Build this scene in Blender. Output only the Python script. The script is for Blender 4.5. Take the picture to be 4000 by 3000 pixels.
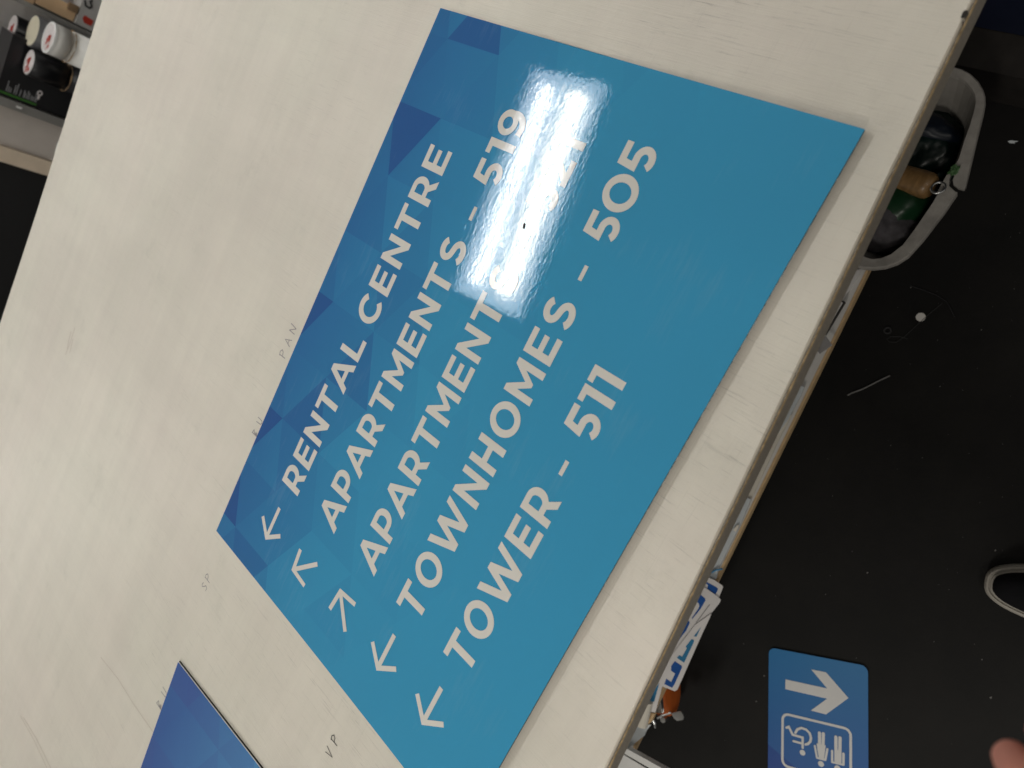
import bpy, bmesh, math, random
from mathutils import Vector, Matrix, noise
from mathutils.geometry import tessellate_polygon
random.seed(7)
scene = bpy.context.scene
for o in list(bpy.data.objects):
    bpy.data.objects.remove(o)

# ------------------------------------------------------------------ camera
TZ = 0.9                                   # height of the sign's face above the floor
RW = Matrix(((0.4418893702, -0.8744032004, -0.2003817047),
             (-0.6982447479, -0.4754967521, 0.5351234537),
             (-0.5631945103, -0.0965498931, -0.8206644026)))   # camera (x right, y down, z forward) -> world
CAM = Vector((0.644234658, -0.823433076, 0.674189920 + TZ))
FPX = 2721.32
cd = bpy.data.cameras.new('camera')
cam = bpy.data.objects.new('camera', cd)
scene.collection.objects.link(cam)
M3 = RW @ Matrix(((1, 0, 0), (0, -1, 0), (0, 0, -1)))
cam.matrix_world = Matrix.Translation(CAM) @ M3.to_4x4()
cd.sensor_fit = 'HORIZONTAL'
cd.sensor_width = 36
cd.lens = FPX / 4000 * 36
cd.clip_start = 0.01
cd.clip_end = 60
cd.dof.use_dof = True
cd.dof.focus_distance = 0.95
cd.dof.aperture_fstop = 4.8
scene.camera = cam

# ------------------------------------------------------------------ light
w = bpy.data.worlds.new('World')
scene.world = w
w.use_nodes = True
bg = w.node_tree.nodes['Background']
bg.inputs[0].default_value = (1.0, 0.955, 0.87, 1)
bg.inputs[1].default_value = 0.30
vs = scene.view_settings
vs.view_transform = 'Standard'
vs.look = 'None'
vs.exposure = 0.0
vs.gamma = 1
vs.use_curve_mapping = False

def lamp(name, loc, size, power, col=(1, .95, .86), rot=0.0):
    l = bpy.data.lights.new(name, 'AREA')
    l.shape = 'RECTANGLE'
    l.size, l.size_y = size
    l.energy = power
    l.color = col
    o = bpy.data.objects.new(name, l)
    o.location = loc
    o.rotation_euler = (0, 0, rot)
    scene.collection.objects.link(o)
    return o
lamp('unseen_ceiling_lamp', (-2.3, 4.0, TZ + 2.1), (1.2, .4), 20, rot=.1)  # added lamp, unseen; helps soften the shadow under the sign's edge
lamp('unseen_ceiling_lamp', (-3.5, 4.6, TZ + 2.1), (1.2, .4), 30, rot=.1)  # added lamp, unseen; set clear of reflections in the signs
lamp('unseen_ceiling_lamp', (2.0, 4.4, TZ + 2.1), (1.2, .4), 16, rot=.1)  # added lamp, unseen; spreads the edge shadow into a gradient
lamp('unseen_ceiling_lamp', (0.4, -2.3, TZ + 2.1), (1.2, .4), 20, rot=.1)
lamp('unseen_ceiling_lamp', (-2.6, -1.6, TZ + 2.1), (1.2, .4), 48, rot=.1)

# ------------------------------------------------------------------ helpers
def ray(px):
    v = RW @ Vector(((px[0] - 2000) / FPX, (px[1] - 1500) / FPX, 1.0))
    return v.normalized()
def at(px, z):                              # point of the plane at height z
    d = ray(px)
    return CAM + d * ((z - CAM.z) / d.z)
def aty(px, y):                             # point of the upright plane at depth y
    d = ray(px)
    return CAM + d * ((y - CAM.y) / d.y)
def reg(o, s):
    return lambda *a: (o[0] + a[0] * s, o[1] + a[1] * s)

def tag(o, label=None, cat=None, group=None, kind=None):
    if label: o['label'] = label
    if cat: o['category'] = cat
    if group: o['group'] = group
    if kind: o['kind'] = kind
    return o
def empty(name, loc, label=None, cat=None, group=None):
    o = bpy.data.objects.new(name, None)
    o.empty_display_size = .05
    scene.collection.objects.link(o)
    o.location = loc
    return tag(o, label, cat, group)
def link(name, me, mats, parent=None, smooth=False):
    o = bpy.data.objects.new(name, me)
    scene.collection.objects.link(o)
    for m in (mats if isinstance(mats, (list, tuple)) else [mats]):
        me.materials.append(m)
    if smooth:
        for p in me.polygons: p.use_smooth = True
    if parent is not None:                  # parts are modelled in world space
        o.parent = parent
        o.matrix_parent_inverse = (Matrix.Translation(parent.location)
                                   @ parent.rotation_euler.to_matrix().to_4x4()).inverted()
    return o
def bm_obj(name, bm, mats, parent=None, smooth=False):
    bmesh.ops.recalc_face_normals(bm, faces=bm.faces)
    me = bpy.data.meshes.new(name)
    bm.to_mesh(me)
    bm.free()
    return link(name, me, mats, parent, smooth)
def prism(bm, pts, z0, z1, mat=0):
    """closed solid between heights z0 and z1 over an outline"""
    lo = [bm.verts.new((p[0], p[1], z0)) for p in pts]
    hi = [bm.verts.new((p[0], p[1], z1)) for p in pts]
    n = len(pts)
    fs = []
    for tri in tessellate_polygon([[Vector((p[0], p[1], 0)) for p in pts]]):
        fs.append(bm.faces.new([hi[i] for i in tri]))
        fs.append(bm.faces.new([lo[i] for i in reversed(tri)]))
    for i in range(n):
        fs.append(bm.faces.new((lo[i], lo[(i + 1) % n], hi[(i + 1) % n], hi[i])))
    for f in fs: f.material_index = mat
    return fs
def box(bm, x0, x1, y0, y1, z0, z1, mat=0):
    return prism(bm, [(x0, y0), (x1, y0), (x1, y1), (x0, y1)], min(z0, z1), max(z0, z1), mat)
def bevel(bm, w, seg=2):
    es = [e for e in bm.edges if len(e.link_faces) == 2 and e.calc_face_angle(0) > .6]
    bmesh.ops.bevel(bm, geom=es, offset=w, segments=seg, affect='EDGES', profile=.5)
def loft(bm, rings, cap0=True, cap1=True, closed=True):
    vs_ = [[bm.verts.new(p) for p in r] for r in rings]
    n = len(rings[0])
    for a, b in zip(vs_, vs_[1:]):
        for i in range(n if closed else n - 1):
            bm.faces.new((a[i], a[(i + 1) % n], b[(i + 1) % n], b[i]))
    if cap0: bm.faces.new(list(reversed(vs_[0])))
    if cap1: bm.faces.new(vs_[-1])
    return vs_
def tube(bm, pts, r, seg=10, cap=True):
    pts = [Vector(p) for p in pts]
    rings = []
    rr = r if isinstance(r, (list, tuple)) else [r] * len(pts)
    for i, p in enumerate(pts):
        d = (pts[min(i + 1, len(pts) - 1)] - pts[max(i - 1, 0)]).normalized()
        u = d.orthogonal().normalized() if i == 0 else (u - d * u.dot(d)).normalized()
        v = d.cross(u)
        rings.append([p + (u * math.cos(a) + v * math.sin(a)) * rr[i]
                      for a in [2 * math.pi * k / seg for k in range(seg)]])
    loft(bm, rings, cap, cap)
def stroke(pts, wd, closed=False):
    """outline of a mitred band along a flat path"""
    P = [Vector((p[0], p[1])) for p in pts]
    n = len(P)
    L, R = [], []
    for i in range(n):
        if closed:
            a, b = P[i] - P[i - 1], P[(i + 1) % n] - P[i]
        else:
            a = P[i] - P[i - 1] if i else P[1] - P[0]
            b = P[i + 1] - P[i] if i < n - 1 else P[-1] - P[-2]
        a.normalize(); b.normalize()
        na, nb = Vector((-a.y, a.x)), Vector((-b.y, b.x))
        m = (na + nb)
        m = m.normalized() if m.length > 1e-6 else na
        k = min(1 / max(m.dot(na), .35), 2.2) * wd / 2
        L.append(P[i] + m * k)
        R.append(P[i] - m * k)
    if closed:
        return [L, R]
    return [L + R[::-1]]
def arc(cx, cy, rx, ry, a0, a1, n=18):
    return [(cx + rx * math.cos(math.radians(a0 + (a1 - a0) * i / n)),
             cy + ry * math.sin(math.radians(a0 + (a1 - a0) * i / n))) for i in range(n + 1)]
def flat(bm, loops, fz, mat=0):
    """thin flat face from loops (outline + holes); fz(x, y) gives the height"""
    vv = [Vector((p[0], p[1], 0)) for l in loops for p in l]
    vb = [bm.verts.new((v.x, v.y, fz(v.x, v.y))) for v in vv]
    for tri in tessellate_polygon([[Vector((p[0], p[1], 0)) for p in l] for l in loops]):
        a, b, c = [vb[i] for i in tri]
        if (b.co - a.co).cross(c.co - a.co).z < 0: b, c = c, b
        try:
            bm.faces.new((a, b, c)).material_index = mat
        except ValueError:
            pass
def up_obj(name, bm, mats, parent=None):    # keep the facing as built
    me = bpy.data.meshes.new(name)
    bm.to_mesh(me)
    bm.free()
    return link(name, me, mats, parent)
def blob(bm, c, r, amp=.25, freq=9, sub=4, seed=0):
    g = bmesh.ops.create_icosphere(bm, subdivisions=sub, radius=1)
    off = Vector((seed * 3.1, seed * 1.7, seed))
    for v in g['verts']:
        n = v.co.normalized()
        k = 1 + amp * (noise.fractal(n * freq * .25 + off, 1, 2, 4)) \
            + amp * .5 * abs(noise.noise(n * freq * .6 + off))
        v.co = Vector(c) + Vector((n.x * r[0], n.y * r[1], n.z * r[2])) * k

# ------------------------------------------------------------------ materials
def mat(name, col, rough=.5, spec=.5, metal=0, var=0, vscale=20, bump=0, bscale=200, coat=0, stretch=(1, 1, 1), col2=None):
    m = bpy.data.materials.new(name)
    m.use_nodes = True
    nt = m.node_tree
    b = nt.nodes['Principled BSDF']
    b.inputs['Base Color'].default_value = (*col, 1)
    b.inputs['Roughness'].default_value = rough
    b.inputs['Specular IOR Level'].default_value = spec
    b.inputs['Metallic'].default_value = metal
    b.inputs['Coat Weight'].default_value = coat
    tc = nt.nodes.new('ShaderNodeTexCoord')
    mp = nt.nodes.new('ShaderNodeMapping')
    mp.inputs['Scale'].default_value = stretch
    nt.links.new(tc.outputs['Object'], mp.inputs['Vector'])
    if var or col2:
        n = nt.nodes.new('ShaderNodeTexNoise')
        n.inputs['Scale'].default_value = vscale
        n.inputs['Detail'].default_value = 6
        n.inputs['Roughness'].default_value = .65
        nt.links.new(mp.outputs[0], n.inputs['Vector'])
        r = nt.nodes.new('ShaderNodeValToRGB')
        r.color_ramp.elements[0].position = .3
        r.color_ramp.elements[1].position = .7
        c2 = col2 or col
        r.color_ramp.elements[0].color = (*[c * (1 - var) for c in c2], 1)
        r.color_ramp.elements[1].color = (*[min(1, c * (1 + var)) for c in col], 1)
        nt.links.new(n.outputs[0], r.inputs[0])
        nt.links.new(r.outputs[0], b.inputs['Base Color'])
    if bump:
        n2 = nt.nodes.new('ShaderNodeTexNoise')
        n2.inputs['Scale'].default_value = bscale
        n2.inputs['Detail'].default_value = 3
        nt.links.new(mp.outputs[0], n2.inputs['Vector'])
        bp = nt.nodes.new('ShaderNodeBump')
        bp.inputs['Strength'].default_value = bump
        bp.inputs['Distance'].default_value = .001
        nt.links.new(n2.outputs[0], bp.inputs['Height'])
        nt.links.new(bp.outputs[0], b.inputs['Normal'])
    return m
def emit(name, col, s):
    m = bpy.data.materials.new(name)
    m.use_nodes = True
    b = m.node_tree.nodes['Principled BSDF']
    b.inputs['Base Color'].default_value = (.8, .8, .8, 1)
    b.inputs['Emission Color'].default_value = (*col, 1)
    b.inputs['Emission Strength'].default_value = s
    return m
def film(m, strength=.14, rough=.025):
    """the orange-peel of the clear laminate over a print"""
    nt = m.node_tree
    b = nt.nodes['Principled BSDF']
    b.inputs['Roughness'].default_value = rough
    b.inputs['Specular IOR Level'].default_value = .55
    tc = nt.nodes.new('ShaderNodeTexCoord')
    mp = nt.nodes.new('ShaderNodeMapping')
    mp.inputs['Scale'].default_value = (.55, 1, 1)
    mp.inputs['Rotation'].default_value = (0, 0, .35)
    nt.links.new(tc.outputs['Object'], mp.inputs[0])
    n = nt.nodes.new('ShaderNodeTexNoise')
    n.inputs['Scale'].default_value = 230
    n.inputs['Detail'].default_value = 2
    n.inputs['Distortion'].default_value = .6
    nt.links.new(mp.outputs[0], n.inputs['Vector'])
    bp = nt.nodes.new('ShaderNodeBump')
    bp.inputs['Strength'].default_value = strength
    bp.inputs['Distance'].default_value = .00031
    nt.links.new(n.outputs[0], bp.inputs['Height'])
    nt.links.new(bp.outputs[0], b.inputs['Normal'])
    return m
def print_mat(name, strength=.14, rough=.025, scuff=True):
    m = mat(name, (.1, .2, .4))
    nt = m.node_tree
    b = nt.nodes['Principled BSDF']
    a = nt.nodes.new('ShaderNodeVertexColor')
    a.layer_name = 'ink'
    src = a.outputs[0]
    if scuff:                              # dusty wipe marks left on the film
        tc = nt.nodes.new('ShaderNodeTexCoord')
        mp = nt.nodes.new('ShaderNodeMapping')
        mp.inputs['Rotation'].default_value = (0, 0, -.55)
        mp.inputs['Scale'].default_value = (9, 80, 1)
        nt.links.new(tc.outputs['Object'], mp.inputs[0])
        n = nt.nodes.new('ShaderNodeTexNoise')
        n.inputs['Scale'].default_value = 1.6
        n.inputs['Detail'].default_value = 7
        n.inputs['Roughness'].default_value = .7
        nt.links.new(mp.outputs[0], n.inputs['Vector'])
        n2 = nt.nodes.new('ShaderNodeTexNoise')
        n2.inputs['Scale'].default_value = 11
        nt.links.new(tc.outputs['Object'], n2.inputs['Vector'])
        mu = nt.nodes.new('ShaderNodeMath'); mu.operation = 'MULTIPLY'
        nt.links.new(n.outputs[0], mu.inputs[0]); nt.links.new(n2.outputs[0], mu.inputs[1])
        r = nt.nodes.new('ShaderNodeMapRange')
        r.inputs['From Min'].default_value = .31
        r.inputs['From Max'].default_value = .52
        r.inputs['To Max'].default_value = .11
        nt.links.new(mu.outputs[0], r.inputs[0])
        mx = nt.nodes.new('ShaderNodeMix'); mx.data_type = 'RGBA'
        nt.links.new(r.outputs[0], mx.inputs[0])
        nt.links.new(src, mx.inputs[6])
        mx.inputs[7].default_value = (.35, .5, .62, 1)
        src = mx.outputs[2]
    nt.links.new(src, b.inputs['Base Color'])
    return film(m, strength, rough)

def table_mat():
    m = mat('scuffed_cream_laminate', (.7, .64, .54))
    nt = m.node_tree
    N = nt.nodes.new
    b = nt.nodes['Principled BSDF']
    b.inputs['Roughness'].default_value = .42
    b.inputs['Specular IOR Level'].default_value = .4
    tc = N('ShaderNodeTexCoord')
    def noise_(scale, mscale, rot=0, detail=5, rough=.6):
        mp = N('ShaderNodeMapping')
        mp.inputs['Scale'].default_value = mscale
        mp.inputs['Rotation'].default_value = (0, 0, rot)
        nt.links.new(tc.outputs['Object'], mp.inputs[0])
        n = N('ShaderNodeTexNoise')
        n.inputs['Scale'].default_value = scale
        n.inputs['Detail'].default_value = detail
        n.inputs['Roughness'].default_value = rough
        nt.links.new(mp.outputs[0], n.inputs['Vector'])
        return n.outputs[0]
    def rng(s, a, b_, c, d):
        r = N('ShaderNodeMapRange')
        for i, v in enumerate((a, b_, c, d)): r.inputs[i + 1].default_value = v
        nt.links.new(s, r.inputs[0])
        return r.outputs[0]
    def mul(a, b_):
        x = N('ShaderNodeMath'); x.operation = 'MULTIPLY'
        nt.links.new(a, x.inputs[0]); nt.links.new(b_, x.inputs[1])
        return x.outputs[0]
    mott = rng(noise_(3.2, (1, 1, 1)), .3, .7, .93, 1.03)
    wipe = mul(rng(noise_(4, (3.0, .55, 1), .12), .33, .66, .965, 1.02), rng(noise_(5, (.5, 4.5, 1), -.03), .33, .66, .965, 1.02))
    grub = rng(noise_(9, (1, 1, 1), 0, 8, .7), .58, .8, 1.0, .86)
    # hair scratches running across the table, denser towards the worn near edge
    gate = rng(noise_(5, (1, 1, 1)), .36, .6, .25, 1)
    sep = N('ShaderNodeSeparateXYZ')
    nt.links.new(tc.outputs['Object'], sep.inputs[0])
    gate = mul(gate, rng(sep.outputs[1], .35, -.25, .3, 1))   # the working side is the worn side
    def score(scale, ms, rot, a, b_, d):
        v = rng(noise_(scale, ms, rot, 3, .75), a, b_, 0, d)
        q = N('ShaderNodeMath'); q.operation = 'SUBTRACT'
        q.inputs[0].default_value = 1
        nt.links.new(mul(v, gate), q.inputs[1])
        return q
    x = score(6, (110, 3.2, 1), .10, .60, .72, .34)
    y = score(6, (70, 1.6, 1), -.22, .63, .75, .22)
    y2 = score(5, (2.2, 120, 1), .02, .62, .74, .16)
    k = mul(mul(mul(mott, wipe), mul(grub, x.outputs[0])), mul(y.outputs[0], y2.outputs[0]))
    # slight yellow / pink drift of the old laminate
    ramp = N('ShaderNodeValToRGB')
    ramp.color_ramp.elements[0].color = (.745, .695, .622, 1)
    ramp.color_ramp.elements[1].color = (.728, .70, .615, 1)
    ramp.color_ramp.elements[0].position = .35
    ramp.color_ramp.elements[1].position = .65
    nt.links.new(noise_(2.3, (1, 1, 1)), ramp.inputs[0])
    vm = N('ShaderNodeVectorMath'); vm.operation = 'SCALE'
    nt.links.new(ramp.outputs[0], vm.inputs[0])
    nt.links.new(k, vm.inputs['Scale'])
    nt.links.new(vm.outputs[0], b.inputs['Base Color'])
    # knife scores in two directions
    a1 = noise_(12, (60, 1.5, 1), .03, 3, .6)
    a2 = noise_(12, (1.5, 60, 1), -.02, 3, .6)
    ad = N('ShaderNodeMath'); ad.operation = 'ADD'
    nt.links.new(a1, ad.inputs[0]); nt.links.new(a2, ad.inputs[1])
    bp = N('ShaderNodeBump')
    bp.inputs['Strength'].default_value = .4
    bp.inputs['Distance'].default_value = .0008
    nt.links.new(ad.outputs[0], bp.inputs['Height'])
    nt.links.new(bp.outputs[0], b.inputs['Normal'])
    rr = rng(mul(a1, a2), .15, .4, .30, .55)
    nt.links.new(rr, b.inputs['Roughness'])
    return m

M = dict(
    table=table_mat(),
    edge=mat('worn_grey_edge_laminate', (.31, .28, .235), .5, .35, var=.28, vscale=60, stretch=(4, 1, 10), bump=.15),
    chip=mat('raw_chipboard', (.46, .34, .19), .8, .2, var=.5, vscale=160),
    dark=mat('near_black', (.012, .012, .013), .5, .4),
    acm_black=mat('black_panel_core', (.012, .012, .012), .6, .3),
    white=mat('white_plastic', (.74, .74, .73), .45, .4, var=.05),
    face=print_mat('laminated_blue_print'),
    face2=print_mat('blue_print', .05, .22, False),
    letter=film(mat('printed_white_letters', (.72, .70, .655), .1), .14, .025),
    letter_small=mat('printed_white_symbols', (.66, .655, .65), .35, .4, var=.03),
    floor=mat('black_rubber_floor', (.0078, .0072, .0066), .62, .2, var=.3, vscale=4.5, bump=.25, bscale=420, col2=(.0055, .0055, .0055)),
    pencil=mat('graphite', (.30, .28, .28), .6, .3),
    pen=mat('black_pen', (.05, .045, .05), .6, .3),
    wood=mat('pale_wood_edge', (.58, .41, .23), .55, .3, var=.22, vscale=30, stretch=(2, 14, 14)),
    shelf=mat('grey_white_shelf_board', (.64, .63, .61), .55, .3, var=.08, vscale=8),
    paper=mat('white_paper', (.70, .68, .68), .7, .25, var=.04, vscale=14),
    paper_cool=mat('bluish_white_plastic', (.60, .64, .67), .4, .4, var=.05),
    paper_warm=mat('yellowed_paper', (.68, .64, .56), .7, .25, var=.05),
    blue_ink=mat('blue_vinyl', (.012, .085, .33), .35, .4, var=.2, vscale=30),
    teal_ink=mat('teal_vinyl', (.03, .19, .37), .35, .4, var=.15, vscale=30),
    bin=mat('dirty_grey_plastic', (.29, .275, .255), .5, .4, var=.28, vscale=26, bump=.1),
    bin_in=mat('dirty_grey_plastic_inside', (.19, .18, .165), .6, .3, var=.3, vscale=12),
    orange=mat('orange_polyurethane', (.52, .115, .018), .45, .4, var=.15),
    chrome=mat('zinc_plated_steel', (.62, .63, .63), .32, .5, 1, var=.1),
    handle=mat('varnished_wood', (.20, .115, .045), .42, .4, var=.3, vscale=26, stretch=(1, 5, 5), coat=.2),
    green=mat('dark_green_plastic', (.006, .034, .013), .35, .35),
    darkgreen=mat('black_green_bag', (.003, .012, .010), .32, .35),
    navy=mat('navy_bag', (.004, .008, .016), .4, .3),
    greycloth=mat('grey_cloth', (.08, .075, .082), .85, .1, var=.3, vscale=60, bump=.6, bscale=150),
    navy_panel=mat('navy_paint', (.010, .014, .034), .45, .4, var=.12),
    base=mat('dusty_dark_base', (.024, .021, .019), .6, .3, var=.3, vscale=20),
    kraft=mat('kraft_cardboard', (.62, .43, .26), .75, .2, var=.1, vscale=14),
    kraft_dark=mat('cardboard_side', (.22, .145, .085), .75, .2, var=.15),
    grey=mat('grey_metal', (.46, .45, .44), .5, .4, var=.08),
    grey_dark=mat('dark_grey_rail', (.20, .195, .185), .45, .4, var=.1),
    grey_warm=mat('warm_grey_panel', (.50, .455, .42), .5, .4, var=.05),
    beige=mat('beige_board', (.66, .55, .43), .55, .3, var=.06),
    black_gloss=mat('black_vinyl', (.010, .010, .012), .28, .45),
    grey_vinyl=mat('grey_vinyl', (.09, .09, .095), .35, .4),
    white_vinyl=mat('white_vinyl', (.74, .73, .70), .35, .4, var=.04),
    cap_cream=mat('cream_end_cap', (.62, .57, .44), .55, .3, var=.05),
    cap_white=mat('white_end_label', (.64, .60, .60), .55, .3, var=.08, vscale=60),
    red=mat('red_ink', (.42, .035, .02), .6, .3),
    green_line=mat('green_ink', (.05, .17, .03), .6, .3),
    grey_ink=mat('grey_ink', (.26, .26, .27), .6, .3),
    tub=mat('milky_plastic', (.55, .58, .53), .4, .4),
    skin=mat('skin', (.50, .20, .145), .5, .4, var=.14, vscale=45, bump=.25, bscale=500),
    cloth=mat('charcoal_cloth', (.03, .03, .034), .9, .1, bump=.4, bscale=600),
    denim=mat('dark_denim', (.02, .025, .045), .9, .1, bump=.4, bscale=600),
    canvas=mat('black_canvas', (.007, .007, .009), .85, .15, bump=.3, bscale=700),
    sole=mat('off_white_rubber', (.40, .375, .335), .6, .3, var=.12, vscale=50),
    yellow=mat('yellow_speck', (.5, .36, .03), .6, .3),
)

# ------------------------------------------------------------------ floor, far things
TOP = TZ - .0065                            # table surface
bm = bmesh.new()
box(bm, -6, 6, -5, 7, -.1, 0)
tag(bm_obj('floor', bm, M['floor']), kind='structure')

Y0 = 2.05
def xat(px, y): return aty(px, y).x
# dark cabinet, beige board, grey panel, rail: tall things standing side by side
def upright(name, m, x0, x1, y0, y1, z0, z1, label, cat, bev=.003):
    b = bmesh.new()
    box(b, x0, x1, y0, y1, z0, z1)
    bevel(b, bev)
    o = bm_obj(name, b, m)
    return tag(o, label, cat)
xs = [xat(p, Y0) for p in ((0, 629), (0, 565), (0, 407), (0, 372))]
upright('dark_cabinet', M['dark'], -1.3, xs[0] - .004, Y0 + .02, Y0 + .5, 0, TZ + .1,
        'tall black cabinet beyond the far edge of the cream table', 'cabinet')
cb = empty('cupboard', ((xs[0] + xs[2]) / 2, Y0 + .2, 0), 'warm grey cupboard side with narrow beige front edge beside the black cabinet', 'cupboard')
b = bmesh.new(); box(b, xs[0], xs[1] - .002, Y0 - .005, Y0 + .45, 0, TZ + .1); bevel(b, .003); bm_obj('front_edge', b, M['beige'], cb)
b = bmesh.new(); box(b, xs[1], xs[2] - .003, Y0 + .012, Y0 + .45, 0, TZ + .1); bevel(b, .003); bm_obj('side_panel', b, M['grey_warm'], cb)
o = empty('metal_rail', (xs[2] + .01, Y0, 0), 'dark grey upright metal rail between grey cupboard and black carton', 'rail')
b = bmesh.new(); box(b, xs[2], xs[3], Y0 - .02, Y0 + .06, 0, TZ + .05); bevel(b, .004); bm_obj('post', b, M['grey_dark'], o)
b = bmesh.new(); p = aty((75, 420), Y0 - .022); box(b, p.x - .003, p.x + .003, Y0 - .023, Y0 - .0195, p.z - .008, p.z + .008); bm_obj('bright_clip', b, M['white'], o)

# black carton with printing
cx0, cx1 = xs[3] + .004, .470
ct = aty((22, 230), Y0).z
o = empty('black_carton', ((cx0 + cx1) / 2, Y0 + .1, 0), 'tall black carton printed with a green line and rows of grey lettering', 'carton')
b = bmesh.new(); box(b, cx0, cx1, Y0, Y0 + .12, 0, ct); bevel(b, .003); bm_obj('carton_body', b, M['black_gloss'], o)
L2 = reg((0, 250), .1808)
b = bmesh.new()
gx = xat(L2(300, 700), Y0)
za, zb = aty(L2(20, 610), Y0).z, aty(L2(780, 890), Y0).z
box(b, gx - .0035, gx + .0035, Y0 - .0012, Y0 + .001, zb, ct - .004)
bm_obj('green_line', b, M['green_line'], o)
b = bmesh.new()
random.seed(3)
for (x, y, h) in ((130, 580, 250), (165, 620, 110), (205, 650, 90), (285, 680, 180), (330, 690, 230), (410, 720, 130), (490, 750, 160),
                  (520, 760, 120), (565, 780, 180), (600, 790, 130), (650, 810, 100), (690, 820, 70), (730, 840, 240), (760, 850, 180)):
    p = aty(L2(x, y), Y0)
    ln = h * .1808 / 1300
    xx = gx + .008
    while xx < gx + .008 + ln:
        wl = random.uniform(.002, .005)
        box(b, xx, xx + wl, Y0 - .001, Y0 + .001, p.z - .0015, p.z + .0015)
        xx += wl + .0012
bm_obj('lettering', b, M['grey_ink'], o)
b = bmesh.new()
p = aty(L2(860, 630), Y0)
ring = stroke([(p.x + .007 * math.cos(a), p.z + .006 * math.sin(a)) for a in [k * math.pi / 8 for k in range(16)]], .004, True)
flat(b, ring, lambda x, y: 0)
flat(b, [[(p.x - .022, p.z - .003), (p.x - .009, p.z - .003), (p.x - .009, p.z + .003), (p.x - .022, p.z + .003)]], lambda x, y: 0)
for v in b.verts: v.co = Vector((v.co.x, Y0 - .0012, v.co.y))
bm_obj('emblem', b, M['cap_white'], o)

# vinyl rolls standing on end
def roll(px, z, r, body, cap, label, liner=None, low=None, dz=.12, red=True, rimw=None):
    c = at(px, z)
    o = empty('vinyl_roll', (c.x, c.y, 0), label, 'roll', 'vinyl rolls standing on end behind the table')
    seg = 40
    def circ(rr, zz): return [(c.x + rr * math.cos(2 * math.pi * k / seg), c.y + rr * math.sin(2 * math.pi * k / seg), zz) for k in range(seg)]
    b = bmesh.new()
    zl = z - dz if liner else .0
    loft(b, [circ(r, zl), circ(r, z - .002), circ(r - .002, z)])
    bm_obj('wrap', b, body, o, True)
    if liner:
        b = bmesh.new()
        loft(b, [circ(r + .001, 0), circ(r + .001, zl - .012)], True, True)
        bm_obj('lower_wrap', b, low, o, True)
        b = bmesh.new()
        a = [(p[0], p[1], zl - .0125) for p in circ(r + .0012, 0)]
        t = [(p[0], p[1], zl - .009 + random.uniform(-.002, .003)) for p in circ(r + .0035, 0)]
        t2 = [(p[0], p[1], zl - .012) for p in circ(r + .0006, 0)]
        loft(b, [a, t, t2], False, False)
        bm_obj('torn_liner', b, liner, o)
    b = bmesh.new()
    if rimw:
        loft(b, [circ(r + .001, z - .004), circ(r + .001, z + .003), circ(r - rimw, z + .003), circ(r - rimw, z - .002)], False, False)
        bm_obj('rim', b, M['white'], o)
        b = bmesh.new()
    loft(b, [circ(r - .003, z - .001), circ(r - .003, z + .0012)])
    bm_obj('end_label', b, cap, o)
    if red:
        b = bmesh.new()
        random.seed(int(px[0]))
        for k in range(9):
            x, y = c.x - r * .25 + random.uniform(-.3, .3) * r, c.y - r * .15 + random.uniform(-.28, .28) * r
            a_ = random.uniform(0, 3)
            s = stroke([(x, y), (x + .011 * math.cos(a_), y + .011 * math.sin(a_)), (x + .011 * math.cos(a_) + .006, y + .011 * math.sin(a_) - .007)], .0075)
            flat(b, s, lambda x_, y_: z + .0016 + k * .00008)
        bm_obj('red_stamp', b, M['red'], o)
    return o
zr = TZ - .2
r0 = reg((0, 0), .1808)
roll(r0(272, 585), zr, .0425, M['black_gloss'], M['cap_white'], 'black roll farthest from the table with red stamped white end')
roll(r0(708, 665), zr, .052, M['grey_vinyl'], M['cap_cream'], 'charcoal roll with a blank cream end', red=False)
roll(r0(1070, 815), zr, .049, M['white_vinyl'], M['cap_white'], 'white roll with raised white rim and torn tan liner', M['kraft'], M['white_vinyl'], .046, rimw=.006)
roll(r0(632, 1345), zr - .003, .043, M['black_gloss'], M['cap_white'], 'black roll nearest the table with red stamped end and torn tan liner', M['kraft'], M['black_gloss'], .10)

# cardboard box, crumpled paper, grey cabinet
p0 = aty(r0(1580, 470), Y0 + .03)
cbz = p0.z
gcx0 = .50
o = empty('grey_cabinet', (1.0, Y0 + .3, 0), 'grey cabinet with black outline lettering and a red mark beyond the table', 'cabinet')
b = bmesh.new(); box(b, .585, 1.9, Y0 + .02, Y0 + .6, 0, cbz - .004); bevel(b, .003); bm_obj('cabinet_body', b, M['grey'], o)
b = bmesh.new()
p = aty((336, 77), Y0 + .02)
flat(b, [[(p.x - .012, p.z - .02), (p.x + .008, p.z - .022), (p.x + .012, p.z + .008), (p.x, p.z + .012), (p.x - .012, p.z + .004)]], lambda x, y: 0)
for v in b.verts: v.co = Vector((v.co.x, Y0 + .0185, v.co.y))
bm_obj('red_mark', b, M['red'], o)
b = bmesh.new()
path = [aty(q, Y0 + .02) for q in ((331, 0), (334, 22), (350, 32), (358, 24), (352, 6), (362, 2))]
flat(b, stroke([(q.x, q.z) for q in path], .006), lambda x, y: 0)
for v in b.verts: v.co = Vector((v.co.x, Y0 + .0185, v.co.y))
bm_obj('black_lettering', b, M['dark'], o)

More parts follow.
